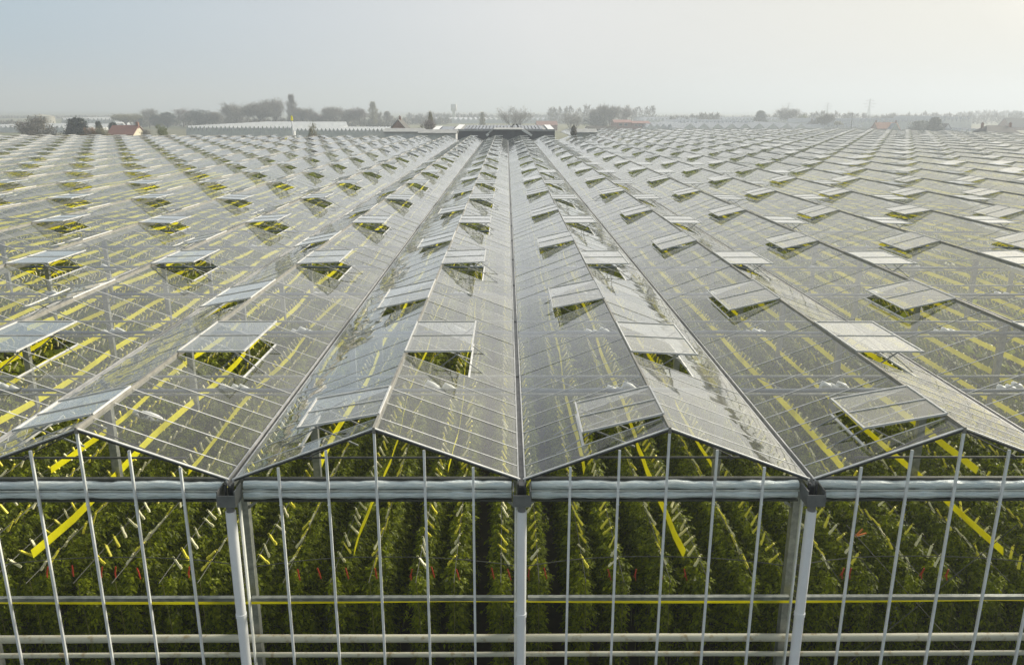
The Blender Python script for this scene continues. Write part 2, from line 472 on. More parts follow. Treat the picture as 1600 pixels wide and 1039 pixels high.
pts = [(-17 + i * .5, .17, G - 2.02 - .035 * abs(math.sin((-17 + i * .5) * math.pi / 8 + .4)) ) for i in range(69)]
tag(ribbon('yellow_ribbon', pts, .048, .25, seed=2), 'yellow ribbon strung level just below the mid rail of the front wall', 'ribbon')

ROW = BAY / 3; CW = G - 2.2     # double row pitch, crop wire height
for k in range(-13, 14):
    x = k * ROW
    if k % 2: y0 = 4.7
    elif k % 4 == 2: y0 = 1.6
    else: y0 = 9.5
    rs = random.Random(k + 50)
    pts = [(x + .05 * math.sin(i * .5 + k) + rs.uniform(-.015, .015), y0 + i * .6, CW + .10 - .03 * math.sin(i * .52 + k)) for i in range(int((70 - y0) / .6))]
    o = ribbon('sticky_tape', pts, .15, .16 * (1 if k % 3 else -1), seed=k)
    side = 'right' if k > 0 else 'left'
    lab = ('long yellow sticky tape straight behind the middle downpipe, seen through the roof' if k == 0 else
           f'long yellow sticky tape over the crop, {ordinal(abs(k)) if abs(k) < 13 else "outermost"} to the {side} of the middle downpipe')
    tag(o, lab, 'tape', 'yellow sticky tapes over the tomato rows')

# ---- tomato rows
def leaves(n, ylo, yhi, lines, zlo, zhi, wid, rach, lw, nl, rng):
    """n compound leaves -> (n*nl,4,3) leaflets"""
    y = rng.uniform(ylo, yhi, n); ln = rng.choice(lines, n)
    # a head of leaves per plant: gather along y
    y = y + .09 * np.sin(y * 2 * np.pi / .42 + ln * 9)
    zt = rng.random(n) ** 1.5; z = zhi - (zhi - zlo) * zt
    bulge = .55 + .45 * np.sin(np.clip(zt, 0, 1) * 3.0 + .25) + .18 * np.sin(y * 3.1 + z * 4 + ln * 5)
    x = ln + rng.normal(0, .30, n) * wid * bulge
    az = np.where(x > ln, 0, np.pi) + rng.normal(0, .95, n)
    front = y < ylo + .35
    az = np.where(front, -np.pi / 2 + rng.normal(0, .9, n), az)
    droop = rng.uniform(-.15, .95, n)
    d = np.stack([np.cos(az) * np.cos(droop), np.sin(az) * np.cos(droop), -np.sin(droop)], 1)
    p = np.stack([x, y, z], 1)
    side = np.cross(d, [0, 0, 1.0]); side /= np.linalg.norm(side, axis=1, keepdims=True) + 1e-6
    upn = np.cross(side, d)
    out = []
    for j in range(nl):
        t = (j // 2 + .6) / (nl // 2 + .8); sg = 1 if j % 2 else -1
        if j == nl - 1: dirv = d.copy(); t = .85
        else: dirv = d * .55 + side * sg * .85 + rng.normal(0, .18, (n, 3))
        dirv += upn * rng.normal(-.15, .2, (n, 1))
        dirv /= np.linalg.norm(dirv, axis=1, keepdims=True)
        base = p + d * (rach * t)
        base[:, 2] -= rach * .35 * t * t
        L = lw * rng.uniform(.75, 1.3, (n, 1))
        wv = np.cross(dirv, upn + rng.normal(0, .35, (n, 3))); wv /= np.linalg.norm(wv, axis=1, keepdims=True) + 1e-6
        mid = base + dirv * L * .45
        tip = base + dirv * L; tip[:, 2] -= L[:, 0] * .22
        out.append(np.stack([base, mid + wv * L * .27, tip, mid - wv * L * .27], 1))
    return np.concatenate(out)

ROWL = 121.0
row_meshes = []; stem_meshes = []
for v in range(3):
    rng = np.random.default_rng(100 + v); ln = np.array([-.30, .30])
    V = [leaves(5600, 1.15, 9, ln, G - 4.6, CW - .10, .25, .135, .066, 7, rng),
         leaves(4200, 9, 34, ln, G - 4.2, CW - .06, .30, .19, .11, 5, rng),
         leaves(1500, 34, ROWL, ln, G - 3.6, CW, .75, .5, .42, 3, rng)]
    row_meshes.append(quads_mesh('foliage', np.concatenate(V), [M['leaf']]))
    s = MB(); rs = random.Random(v)
    for l in ln:
        y = 1.0
        while y < 14:
            s.tube([(l + rs.uniform(-.05, .05), y, 0.5), (l + rs.uniform(-.08, .08), y + .1, 2), (l, y, CW)], [.009, .008, .004], 5, cap=False); y += .42
    stem_meshes.append(s.mesh('stems', M['stem'], True))
    if v == 0:
        wm = MB()
        for l in ln: wm.tube([(l, .9, CW)] + [(l, y, CW + .01 * math.sin(y)) for y in range(2, 60, 3)], .006, 5)
        wire_mesh = wm.mesh('crop_wires', M['wire'])
NR = 10
for k in range(-NR, NR + 1):
    x = k * ROW; root = empty('tomato_row', (x, 0, 0))
    link('foliage', row_meshes[k % 3], root); link('stems', stem_meshes[k % 3], root); link('crop_wires', wire_mesh, root)
    side = 'right' if k > 0 else 'left'
    lab = ('double row of green tomato plants straight behind the middle downpipe' if k == 0 else
           f'double row of green tomato plants, {ordinal(abs(k))} row {side} of the middle downpipe')
    tag(root, lab, 'plant row', 'tomato rows inside the greenhouse')
# rows farther aside: one mass of foliage
rng = np.random.default_rng(9); VV = []
for k in list(range(-72, -NR)) + list(range(NR + 1, 94)):
    a = abs(k * ROW)
    ymin = max(1.0, (a - 14) * 1.2)
    L = 121 if k < 9 else 172
    if ymin > L - 10: continue
    v = leaves(int((min(L, ymin + 40) - ymin) * 16), ymin, min(L, ymin + 40), np.array([-.3, .3]), G - 3.6, CW, .75, .45, .36, 3, rng)
    v[..., 0] += k * ROW; VV.append(v)
    if ymin + 40 < L:
        v = leaves(int((L - ymin - 40) * 6), ymin + 40, L, np.array([-.3, .3]), G - 3.2, CW, .8, .6, .6, 3, rng)
        v[..., 0] += k * ROW; VV.append(v)
for k in range(9, NR + 1):
    v = leaves(300, 121, 172, np.array([-.3, .3]), G - 3.2, CW, .8, .6, .6, 3, rng); v[..., 0] += k * ROW; VV.append(v)
tag(link('tomato_foliage', quads_mesh('tomato_foliage', np.concatenate(VV), [M['leaf']])),
    'mass of tomato foliage under the glass roofs towards both sides', 'foliage', kind='stuff')
# tapes over those farther rows
tape_mesh = ribbon('sticky_tape', [(.05 * math.sin(i * .5), i * .8, -.05 * math.sin(i * .52)) for i in range(75)], .15, .16, seed=5)
tape_data = tape_mesh.data; bpy.data.objects.remove(tape_mesh)
for k in list(range(-66, -13)) + list(range(14, 80)):
    a = abs(k * ROW); y0 = max(4.7, (a - 14) * 1.2)
    o = link('sticky_tape', tape_data, None, (k * ROW, y0, CW + .10))
    side = 'right' if k > 0 else 'left'
    tag(o, f'yellow sticky tape over the farther rows, glimpsed through the roof glass towards the {side}', 'tape', f'yellow sticky tapes over the far {side} rows')

# ---- string hooks on the crop wires
def hook_mesh(sgn, mat, seed):
    rs = random.Random(seed); m = MB()
    a = Vector((0, 0, .0)); b = Vector((sgn * -.085, rs.uniform(-.05, .02), -.155))
    m.bar(a, b, .021, .030, (0, 1, 0)); m.tube([a + Vector((-sgn*.004, 0, .0)), a + Vector((sgn * .012, 0, .03)), a + Vector((sgn * .03, 0, .022)), a + Vector((sgn * .03, 0, 0))], .004, 5)
    m.bar(a * .3 + b * .7 + Vector((0, 0, .012)), b + Vector((0, 0, .012)), .030, .022, (0, 1, 0))
    return m.mesh('string_hook', M[mat])
hm = {(s, c): [hook_mesh(s, c, i) for i in range(3)] for s in (-1, 1) for c in ('hook_yellow', 'hook_white')}
hooks = []
rs = random.Random(77)
for k in range(-22, 23):
    for s in (-1, 1):
        y = 1.45 + rs.random() * .25
        while y < 42:
            p = Vector((k * ROW + s * .30 + rs.uniform(-.03, .03), y, CW + .045))
            q = px(p)
            ins = q and 0 < q[0] < 1600 and 0 < q[1] < 1039
            hooks.append((q[2] if ins else 999 + y, p, s, 'hook_yellow' if rs.random() < .55 else 'hook_white', rs.uniform(-.45, .45)))
            y += .27 + rs.random() * .09
hooks.sort(key=lambda t: t[0])
for dpt, p, s, c, tw in hooks[:296]:
    o = link('string_hook', rs.choice(hm[(s, c)]), None, p); o.scale = (1.18,) * 3
    o.rotation_euler = (rs.uniform(-.45, .25), rs.uniform(-.25, .25), tw)
    if c == 'hook_yellow': tag(o, 'yellow string hook tilted on a crop wire near the front wall', 'hook', 'yellow string hooks on the crop wires')
    else: tag(o, 'cream white string hook tilted on a crop wire near the front wall', 'hook', 'white string hooks on the crop wires')
hr_ = MB()
for dpt, p, s, c, tw in hooks[296:]:
    if p.y > 26 and rs.random() < .5: continue
    d = Vector((-s * .085 + rs.uniform(-.04, .04), rs.uniform(-.09, .07), -.155))
    hr_.bar(p, p + d * 1.15, .030, .036, (0, 1, 0), 0 if c == 'hook_yellow' else 1)
tag(hr_.build('string_hooks', [M['hook_yellow'], M['hook_white']]), 'small string hooks on the crop wires farther back under the roof', 'hooks', kind='stuff')

# front wire with red clips
m = MB()
cab = []
for b in range(-4, 4):
    for i in range(16):
        t = i / 16; cab.append(Vector(((b + t) * BAY, .42 + .30 * math.sin(math.pi * t), G - 1.62 + .012 * math.sin(t * 9))))
m.tube(cab, .007, 5)
tag(m.build('guy_wire', M['wire']), 'thin grey wire crossing in front of the tomato rows, carrying red clips', 'wire')
reds = [(75, 886), (113, 884), (160, 886), (181, 886), (214, 888), (296, 886), (465, 890), (496, 888), (540, 888), (586, 888), (644, 890), (674, 886), (713, 890), (768, 888), (793, 890), (827, 890), (850, 888), (950, 890), (994, 890), (1034, 888), (1069, 890), (1319, 888), (1330, 888), (1444, 888), (1482, 890)]
for i, (u, v) in enumerate(reds):
    p = at(u, v, Y=.66)
    p.z = min(p.z, G - 1.60)
    c = MB(); t = rs.uniform(-.03, .03)
    c.bar((0, 0, .01), (t, .0, -.09), .015, .018, (0, 1, 0)); c.bar((t, 0, -.085), (t * 1.3 + .012, -.02, -.165), .012, .016, (0, 1, 0)); c.bar((t, 0, -.06), (t - .02, .01, -.13), .009, .012, (0, 1, 0))
    o = c.build('red_clip', M['red'], None, False, p)
    tag(o, 'small red plastic clip hanging from the thin wire before the tomato rows', 'clip', 'red clips on the front wire')
ob = MB()
for dx, dz, mi in ((.13, .03, 0), (.06, .11, 0), (.10, -.0, 1)): ob.bar((-.06, 0, -.02), (dx, .02, dz), .02, .024, (0, 1, 0), mi)
tag(ob.build('orange_clip', [M['orange'], M['hook_white']], None, False, at(1342, 836, Y=1.9)), 'bright orange and cream clip among the leaves right of the right downpipe', 'clip')
# fan under the left roof
p = at(231, 650, Z=G - .55)
fan = empty('circulation_fan', p); tag(fan, 'round white air circulation fan hanging under the left roof glass', 'fan')
m = MB(); ring = [(0.24 * math.cos(a * math.pi / 12), .10 * 0, .24 * math.sin(a * math.pi / 12)) for a in range(25)]
m.tube(ring, .035, 8, cap=False); o = m.build('fan_ring', M['fan_white'], fan, True)
m = MB(); m.tube([(0, -.07, 0), (0, .09, 0)], .06, 12); m.build('fan_motor', M['steel'], fan, True)
m = MB()
for a in range(4):
    c, s = math.cos(a * math.pi / 2), math.sin(a * math.pi / 2)
    m.quad([(c * .05 - s * .02, -.02, s * .05 + c * .02), (c * .05 + s * .02, .02, s * .05 - c * .02), (c * .2 + s * .06, .03, s * .2 - c * .06), (c * .2 - s * .06, -.03, s * .2 + c * .06)])
m.build('fan_blades', M['steel'], fan)
fan.rotation_euler = (R(50), 0, R(-15))
# crossed bracing wires in the right bay
m = MB()
for q in (((4.75, G - 3.6), (7.25, G - .9)), ((7.25, G - 3.6), (4.75, G - .9))):
    (xa, za), (xb, zb) = q; m.tube([(xa, .36, za), (xb, .36, zb)], .006, 5)
m.build('bracing_wire', M['wire'], gh)

# ------------------------------------------------------------------ ground
t = NT('fields')
crd = t.n('ShaderNodeTexCoord').outputs['Object']
mp = t.n('ShaderNodeMapping', {'Vector': crd, 'Scale': (.010, .0035, 1)}).outputs[0]
vor = t.n('ShaderNodeTexVoronoi', {'Vector': mp, 'Scale': 1.0}).outputs['Color']
vs = t.n('ShaderNodeSeparateColor', {0: vor}).outputs[0]
c1 = t.ramp(vs, [(.1, (.09, .11, .04)), (.35, (.16, .16, .06)), (.55, (.13, .10, .06)), (.75, (.08, .12, .035)), (.95, (.20, .19, .10))])
nz = t.noise(.6, 5)
c2 = t.n('ShaderNodeMixRGB', {0: .5, 1: c1, 2: t.ramp(nz, [(.3, (.06, .07, .03)), (.7, (.16, .16, .08))])}).outputs[0]
M['fields'] = t.done(t.n('ShaderNodeBsdfPrincipled', {'Base Color': c2, 'Roughness': .9}).outputs[0])
g = MB(); g.quad([(-2900, -300, 0), (2900, -300, 0), (2900, 4200, 0), (-2900, 4200, 0)])
tag(g.build('ground', M['fields']), kind='structure')
M['added_ground'] = pbr('added dark ground', (.016, .022, .008), (.035, .045, .014), 3, .9)
g = MB(); g.quad([(-300, -290, .02), (300, -290, .02), (300, -.1, .02), (-300, -.1, .02)])
tag(g.build('added_dark_ground', M['added_ground']), kind='structure')  # unseen dark sheet, added to dim what the wall glass reflects
g = MB(); g.quad([(-101, .4, .02), (130, .4, .02), (130, 176, .02), (-101, 176, .02)])
tag(g.build('floor', M['soil']), kind='structure')

# ------------------------------------------------------------------ trees
def barkmat(name, c0, c1): return pbr(name, c0, c1, 5, .85)
M['twig'] = leafmat('bare twigs grey brown', (.14, .13, .105), (.23, .21, .17), 1.2, .12)
M['twig_purple'] = leafmat('bare twigs purple brown', (.14, .115, .105), (.22, .185, .17), 1.2, .12)
M['twig_buds'] = leafmat('budding twigs', (.17, .16, .085), (.26, .24, .13), 1.2, .25)
M['bark'] = barkmat('bark', (.07, .06, .045), (.12, .10, .08))
M['conifer'] = leafmat('conifer needles', (.012, .024, .014), (.038, .055, .030), 1.5, .12)
M['green'] = leafmat('fresh spring leaves', (.085, .110, .018), (.17, .19, .04), 1.5, .35)
M['evergreen'] = leafmat('evergreen leaves', (.025, .045, .02), (.06, .085, .035), 1.5, .2)
M['rust'] = leafmat('rusty shrub leaves', (.16, .08, .04), (.24, .15, .06), 1.5, .2)

def away(D):
    return D if D >= 400 else D * 1.75 if D >= 200 else D * 1.35

def slivers(C, D, L, Wd, rng):
    n = len(C); s = np.cross(D, rng.normal(0, 1, (n, 3))); s /= np.linalg.norm(s, axis=1, keepdims=True) + 1e-6
    w = np.asarray(Wd).reshape(-1, 1) / 2; e = D * np.asarray(L).reshape(-1, 1)
    return np.stack([C - s * w, C + s * w, C + e + s * w * .4, C + e - s * w * .4], 1)

_tm = {}
def tree_mesh(kind, seed, mat):
    """unit kinds at a nominal height of 12 m: returns trunk mesh and crown mesh"""
    key = (kind, seed, mat)
    if key in _tm: return _tm[key]
    rs = random.Random(seed * 13 + 5); rng = np.random.default_rng(seed + 900)
    tr = MB(); tips = []
    def grow(p, d, L, r, lev, maxlev, spread, upb):
        pts = [p]; q = p.copy(); dd = d.copy()
        for i in range(3):
            dd = (dd + Vector((rs.uniform(-.16, .16), rs.uniform(-.16, .16), upb))).normalized()
            q = q + dd * L / 3; pts.append(q.copy())
        tr.tube(pts, [r, r * .85, r * .7, r * .55], 5 if lev < 2 else 3, cap=False)
        if lev >= maxlev:
            for pp in pts[1:]: tips.append((pp, dd)); 
            return
        for i in range(rs.choice((3, 4)) if lev else 6):
            t = rs.uniform(.35, 1.0) if lev else rs.uniform(.4, 1)
            k = min(2, int(t * 3)); bp = pts[k].lerp(pts[k + 1], t * 3 - k) if t < 1 else pts[3]
            az = rs.uniform(0, 6.283); sp = spread * rs.uniform(.6, 1.3)
            nd = (dd + Vector((math.cos(az), math.sin(az), rs.uniform(-.1, .4))) * sp).normalized()
            grow(bp, nd, L * rs.uniform(.52, .75), r * .52, lev + 1, maxlev, spread, upb)
    if kind in ('round', 'vase', 'spare'):
        if kind == 'vase':
            for i in range(7):
                a = i * .9 + rs.uniform(-.3, .3); rr = rs.uniform(.1, .5)
                grow(Vector((rr * math.cos(a), rr * math.sin(a), 0)), Vector((.42 * math.cos(a), .42 * math.sin(a), 1)).normalized(), 6.5, .13, 1, 3, .5, .12)
            cnt, ln, wd, sprd = 2600, 1.3, .055, .5
        else:
            grow(Vector((0, 0, 0)), Vector((rs.uniform(-.05, .05), 0, 1)), 4.6, .30, 0, 3, .85, .10)
            cnt, ln, wd, sprd = (5200, 1.1, .07, .6) if kind == 'round' else (1900, 1.2, .05, .4)
        T = np.array([[*p] for p, d in tips]); Dd = np.array([[*d] for p, d in tips])
        idx = rng.integers(0, len(T), cnt)
        C = T[idx] + rng.normal(0, sprd, (cnt, 3)); D = Dd[idx] + rng.normal(0, .55, (cnt, 3)) + [0, 0, .25]
        D /= np.linalg.norm(D, axis=1, keepdims=True)
        V = slivers(C, D, rng.uniform(.5, 1.2, cnt) * ln, rng.uniform(.6, 1.5, cnt) * wd, rng)
    elif kind == 'poplar':
        tr.tube([(0, 0, 0), (.05, 0, 4), (0, .05, 8), (0, 0, 12)], [.22, .16, .09, .02], 6, cap=False)
        for i in range(60):
            z = rs.uniform(1.2, 10.5); a = rs.uniform(0, 6.28); L = 2.4 * (1 - z / 16)
            tr.tube([(0, 0, z), (.35 * math.cos(a) * L * .5, .35 * math.sin(a) * L * .5, z + L * .6), (.42 * math.cos(a) * L * .6, .42 * math.sin(a) * L * .6, z + L * 1.2)], [.05, .035, .015], 3, cap=False)
        cnt = 2600; z = rng.uniform(.6, 11.6, cnt); rad = 1.15 * np.clip(np.sin(np.clip(z / 12.2, 0, 1) ** .75 * np.pi) + .15, 0, 1) * np.sqrt(rng.random(cnt)) * (1 + .25 * np.sin(z * 2.3 + seed))
        a = rng.uniform(0, 6.283, cnt); C = np.stack([rad * np.cos(a), rad * np.sin(a), z], 1)
        D = np.stack([np.cos(a) * .3, np.sin(a) * .3, np.ones(cnt)], 1) + rng.normal(0, .25, (cnt, 3)); D /= np.linalg.norm(D, axis=1, keepdims=True)
        V = slivers(C, D, rng.uniform(.5, 1.3, cnt), rng.uniform(.03, .09, cnt), rng)
    else:
        H = 12.0
        tr.tube([(0, 0, 0), (.1, 0, 4), (0, .1, 8), (0, 0, 11)], [.28, .2, .12, .03], 7, cap=False)
        if kind == 'conifer':
            cen = []
            for i in range(120):
                z = 1.0 + 10.6 * (i / 120) ** .9; rad = 3.6 * (1 - (z / 12.2)) ** .75 * rs.uniform(.55, 1.12); a = i * 2.4
                tr.tube([(0, 0, z), (rad * math.cos(a), rad * math.sin(a), z - .25 * rad * .4)], [.06, .015], 3, cap=False)
                for q in (.35, .65, .95): cen.append((rad * q * math.cos(a), rad * q * math.sin(a), z - .1 * rad * q, .40 + .3 * (1 - q)))
        else:   # bush or leafy crown: clumps scattered through an uneven volume
            cen = []
            for i in range(95):
                a = rs.uniform(0, 6.283); z = rs.uniform(.6, 11) if kind == 'bush' else rs.uniform(2.8, 11.2)
                zz = (z - 6.0) / 6.2 if kind == 'bush' else (z - 7) / 4.8
                rad = 5.2 * math.sqrt(max(.05, 1 - zz * zz)) * math.sqrt(rs.random()) * (1 + .18 * math.sin(a * 3 + seed))
                p = Vector((rad * math.cos(a), rad * math.sin(a), z)); cen.append((*p, rs.uniform(.6, 1.3)))
                tr.tube([(0, 0, max(.3, z - rad * .8 - 1)), p], [.07, .02], 3, cap=False)
        Cn = np.array(cen); per = 34 if kind == 'conifer' else 60
        C = np.repeat(Cn[:, :3], per, 0) + rng.normal(0, 1, (len(Cn) * per, 3)) * np.repeat(Cn[:, 3:4], per, 0) * [.75, .75, .55]
        C = C[C[:, 2] > .05]
        D = rng.normal(0, 1, C.shape) + ([0, 0, .1]); D /= np.linalg.norm(D, axis=1, keepdims=True)
        V = slivers(C, D, rng.uniform(.28, .55, len(C)), rng.uniform(.16, .34, len(C)), rng)
    _tm[key] = (tr.mesh('trunk', M['bark'], True), quads_mesh('crown', V, [M[mat]]), float(np.percentile(V[..., 2], 99.5)), float(np.percentile(np.abs(V[..., 0]), 97)))
    return _tm[key]

def tree(name, label, kind, u0, u1, vtop, D, mat='twig', seed=0, group=None, cat='tree'):
    """a tree filling u0..u1 of the photo with its top at vtop, standing on the ground D metres off"""
    Y = CAM.y + away(D); c = at((u0 + u1) / 2, vtop, Y=Y); w = (at(u1, vtop, Y=Y).x - at(u0, vtop, Y=Y).x) / 2
    tm, cm, H, Wd = tree_mesh(kind, seed, mat)
    root = empty(name, (c.x, c.y, 0), seed * 1.3); tag(root, label, cat, group)
    sx = w / Wd; sz = max(.2, c.z) / H
    for nm, me in (('trunk', tm), ('crown', cm)):
        o = link(nm, me, root); o.scale = (sx, sx, sz)
    return root
TG = 'trees and shrubs beyond the greenhouse'
T = [
 # left end
 ('shrub', 'broad grey brown bare shrub before the pale storage tank', 'bush', 30, 82, 184, 146, 'twig', 1),
 ('shrub', 'low purplish bare shrub leaning against the broad grey shrub at far left', 'bush', 28, 50, 191, 150, 'twig_purple', 2),
 ('conifer_tree', 'dark spreading conifer left of the red roofed cottage', 'conifer', 98, 140, 186, 148, 'conifer', 1),
 ('shrub', 'rusty orange shrub between dark conifer and red roofed cottage', 'bush', 128, 152, 200, 142, 'rust', 3),
 ('shrub', 'yellowish shrub touching the left gable of the red roofed cottage', 'bush', 148, 168, 199, 142, 'twig_buds', 4),
 ('conifer_tree', 'small dark conifer peeking over the red cottage roof on its left', 'conifer', 146, 160, 191, 165, 'conifer', 2),
 ('conifer_tree', 'tiny dark conifer just behind the ridge of the red cottage', 'conifer', 166, 186, 193, 165, 'conifer', 3),
 ('shrub', 'round yellow green shrub right of the red roofed cottage', 'bush', 240, 260, 196, 141, 'green', 5),
 ('shrub', 'small dark bare shrub between the red cottage and the yellow green shrub', 'bush', 219, 236, 203, 143, 'twig', 6),
 ('tree', 'tan bare round tree behind the red roofed cottage', 'round', 178, 212, 178, 250, 'twig_buds', 1),
 ('tree', 'thin grey bare tree between the tan tree and the dark evergreens', 'spare', 217, 244, 169, 270, 'twig', 2),
 ('conifer_tree', 'small blue green evergreen at left start of the evergreen clump', 'leafy', 208, 222, 181, 260, 'conifer', 7),
 ('conifer_tree', 'low dark evergreen bush beside the thin grey bare tree', 'leafy', 234, 252, 180, 262, 'conifer', 8),
 ('conifer_tree', 'rounded dark evergreen in the middle of the left evergreen clump', 'leafy', 247, 272, 176, 264, 'conifer', 9),
 ('tree', 'purplish bare tree standing between two dark evergreens', 'spare', 268, 300, 169, 280, 'twig_purple', 3),
 ('conifer_tree', 'largest dark evergreen of the left clump', 'leafy', 292, 330, 172, 266, 'conifer', 10),
 ('tree', 'low grey bare tree fading at right end of the evergreen clump', 'round', 318, 346, 175, 275, 'twig', 4),
 # big grove
 ('tree', 'broad bare tree at left end of the tall grove', 'round', 348, 392, 162, 270, 'twig', 5),
 ('tree', 'pale bare tree in the middle of the tall grove', 'round', 376, 420, 161, 262, 'twig', 6),
 ('tree', 'tallest broad bare tree of the grove left of the poplar', 'round', 408, 450, 155, 268, 'twig', 7),
 ('poplar_tree', 'tall narrow bare poplar rising above the grove by the yellow topped pole', 'poplar', 446, 462, 147, 265, 'twig', 1),
 ('tree', 'grey bare tree right of the tall poplar', 'round', 456, 484, 168, 268, 'twig', 8),
 ('tree', 'low drooping bare tree in the dip right of the poplar', 'round', 476, 510, 174, 272, 'twig_purple', 9),
 ('tree', 'bare grey tree left of centre in the second grove', 'round', 504, 540, 167, 268, 'twig', 10),
 ('tree', 'low brown bare tree filling the second grove', 'round', 528, 556, 171, 264, 'twig', 11),
 ('tree', 'wide brown bare tree left of the shorter poplar', 'round', 546, 578, 169, 262, 'twig_purple', 12),
 ('poplar_tree', 'shorter pale poplar right of the second grove', 'poplar', 575, 589, 159, 275, 'twig_buds', 2),
 ('tree', 'sparse thin tree just right of the shorter poplar', 'spare', 586, 602, 174, 290, 'twig', 13),
 ('tree', 'sparse upright tree behind the dark cottage chimney', 'poplar', 597, 612, 174, 285, 'twig', 3),
 # centre
 ('shrub', 'brown bare shrub between the dark cottage and the flat dark shed', 'bush', 656, 682, 188, 150, 'twig_purple', 11),
 ('poplar_tree', 'thin pale poplar rising out of the brown shrub', 'poplar', 667, 677, 174, 158, 'twig_buds', 4),
 ('tree', 'small thin tree behind the solar roofed shed at its left', 'poplar', 749, 758, 175, 240, 'twig_buds', 5),
 ('tree', 'fan shaped bare tree in the centre behind the solar roofed shed', 'vase', 782, 829, 167, 215, 'twig', 14),
 ('tree', 'fuzzy bare tree right of the solar roofed shed', 'vase', 881, 908, 177, 225, 'twig', 15),
 ('shrub', 'small spiky dark shrub at right back corner of the middle roofs', 'conifer', 889, 904, 199, 100, 'twig', 4),
 ('conifer_tree', 'dark blue green hedge tree at left of the right hand grove', 'leafy', 913, 950, 181, 245, 'conifer', 12),
 ('tree', 'rounded bare tree behind the dark hedge tree', 'round', 916, 950, 170, 270, 'twig', 16),
 ('tree', 'tallest bare tree of the right hand grove', 'round', 938, 972, 164, 262, 'twig', 17),
 ('tree', 'thin bare tree at right end of the right hand grove', 'spare', 968, 990, 168, 268, 'twig_purple', 18),
 # right
 ('conifer_tree', 'small pointed grey green tree alone left of the round right tree', 'conifer', 1179, 1199, 174, 300, 'evergreen', 5),
 ('tree', 'large round bare tree on the right horizon', 'round', 1218, 1254, 169, 300, 'twig', 19),
 ('shrub', 'fresh green shrub right of the large round bare tree', 'leafy', 1245, 1263, 180, 296, 'green', 13),
 ('tree', 'faint rounded tree behind the far dark roof', 'round', 1280, 1298, 177, 420, 'twig', 20),
 ('shrub', 'yellowish low shrub left of the thin leaning pole', 'bush', 1302, 1318, 190, 240, 'twig_buds', 14),
 ('tree', 'low bare tree left behind the orange roofed house', 'round', 1352, 1372, 187, 260, 'twig', 21),
 ('tree', 'hazy bare tree behind the orange roofed house', 'round', 1376, 1400, 179, 330, 'twig', 22),
 ('tree', 'second hazy bare tree right behind the orange roofed house', 'round', 1396, 1416, 180, 330, 'twig', 23),
 ('shrub', 'pale green shrub between orange roofed house and dark conifer', 'bush', 1420, 1452, 189, 215, 'evergreen', 15),
 ('conifer_tree', 'dark pointed conifer left of the small white gable', 'conifer', 1450, 1474, 184, 205, 'evergreen', 6),
]
for (nm, lab, kind, a, b_, vt, D, mat, sd) in T:
    tree(nm, lab, kind, a, b_, vt, D, mat, sd, TG, 'shrub' if nm == 'shrub' else 'tree')

# far-off wood lines that read as one mass
rng = np.random.default_rng(44); VV = []
def woodline(u0, u1, vt, D, n, jag=3):
    D = away(D); Y = CAM.y + D; rs_ = random.Random(int(u0)); u = u0; 
    while u < u1:
        w = rs_.uniform(7, 16); c = at(u, vt + rs_.uniform(-jag, jag), Y=Y + rs_.uniform(-20, 20)); rw_ = w / FPX * D * .62
        k = n; z = rng.random(k) ** .8 * c.z; a = rng.uniform(0, 6.283, k)
        rad = rw_ * np.sqrt(rng.random(k)) * np.clip(1.15 - (z / c.z) ** 3, .2, 1)
        C = np.stack([c.x + rad * np.cos(a), c.y + rad * np.sin(a), z], 1)
        Dd = rng.normal(0, .5, (k, 3)) + [0, 0, .8]; Dd /= np.linalg.norm(Dd, axis=1, keepdims=True)
        VV.append(slivers(C, Dd, rng.uniform(.5, 1.6, k) * D / 350, rng.uniform(.15, .5, k) * D / 350, rng)); u += w * .8
woodline(345, 620, 188, 285, 330, 3); woodline(612, 700, 186, 330, 200, 2); woodline(210, 345, 186, 285, 260, 3)
woodline(860, 1025, 170, 640, 160, 3); woodline(640, 760, 181, 800, 160, 1.5); woodline(1050, 1120, 183, 560, 140, 2)
woodline(1190, 1330, 179, 620, 150, 3); woodline(1330, 1600, 181, 640, 150, 3); woodline(0, 34, 192, 300, 150, 2); woodline(1500, 1600, 177, 900, 130, 2)
woodline(1095, 1125, 180, 520, 160, 1); woodline(1000, 1190, 185, 900, 120, 1); woodline(760, 900, 183, 1000, 100, 1.2); woodline(0, 200, 186, 900, 110, 1)
tag(link('treeline', quads_mesh('treeline', np.concatenate(VV), [M['twig']])), 'distant grey wood line fading into the haze along the horizon', 'treeline', kind='stuff')

# ------------------------------------------------------------------ buildings beyond
def wallmat(n, a, b): return pbr(n, a, b, 1.2, .85, 0, .1)
def tilemat(n, a, b):
    t = NT(n); crd = t.n('ShaderNodeTexCoord').outputs['Object']
    br = t.n('ShaderNodeTexBrick', {'Vector': crd, 'Color1': (*a, 1), 'Color2': (*b, 1), 'Mortar': (a[0] * .5, a[1] * .5, a[2] * .5, 1), 'Scale': 3.0, 'Mortar Size': .02}).outputs['Color']
    nz = t.noise(1.5, 4); cc = t.n('ShaderNodeMixRGB', {0: t.math('MULTIPLY', nz, .45), 1: br, 2: (.09, .08, .06, 1)}).outputs[0]
    return t.done(t.n('ShaderNodeBsdfPrincipled', {'Base Color': cc, 'Roughness': .8}).outputs[0])
M['redtile'] = tilemat('red roof tiles', (.23, .085, .06), (.29, .12, .085))
M['orangetile'] = tilemat('orange roof tiles', (.42, .17, .09), (.5, .22, .12))
M['darktile'] = tilemat('dark roof tiles', (.055, .055, .05), (.085, .08, .07))
M['brick'] = wallmat('brick wall', (.20, .10, .065), (.28, .15, .10))
M['cream'] = wallmat('cream render', (.48, .44, .32), (.60, .55, .42))
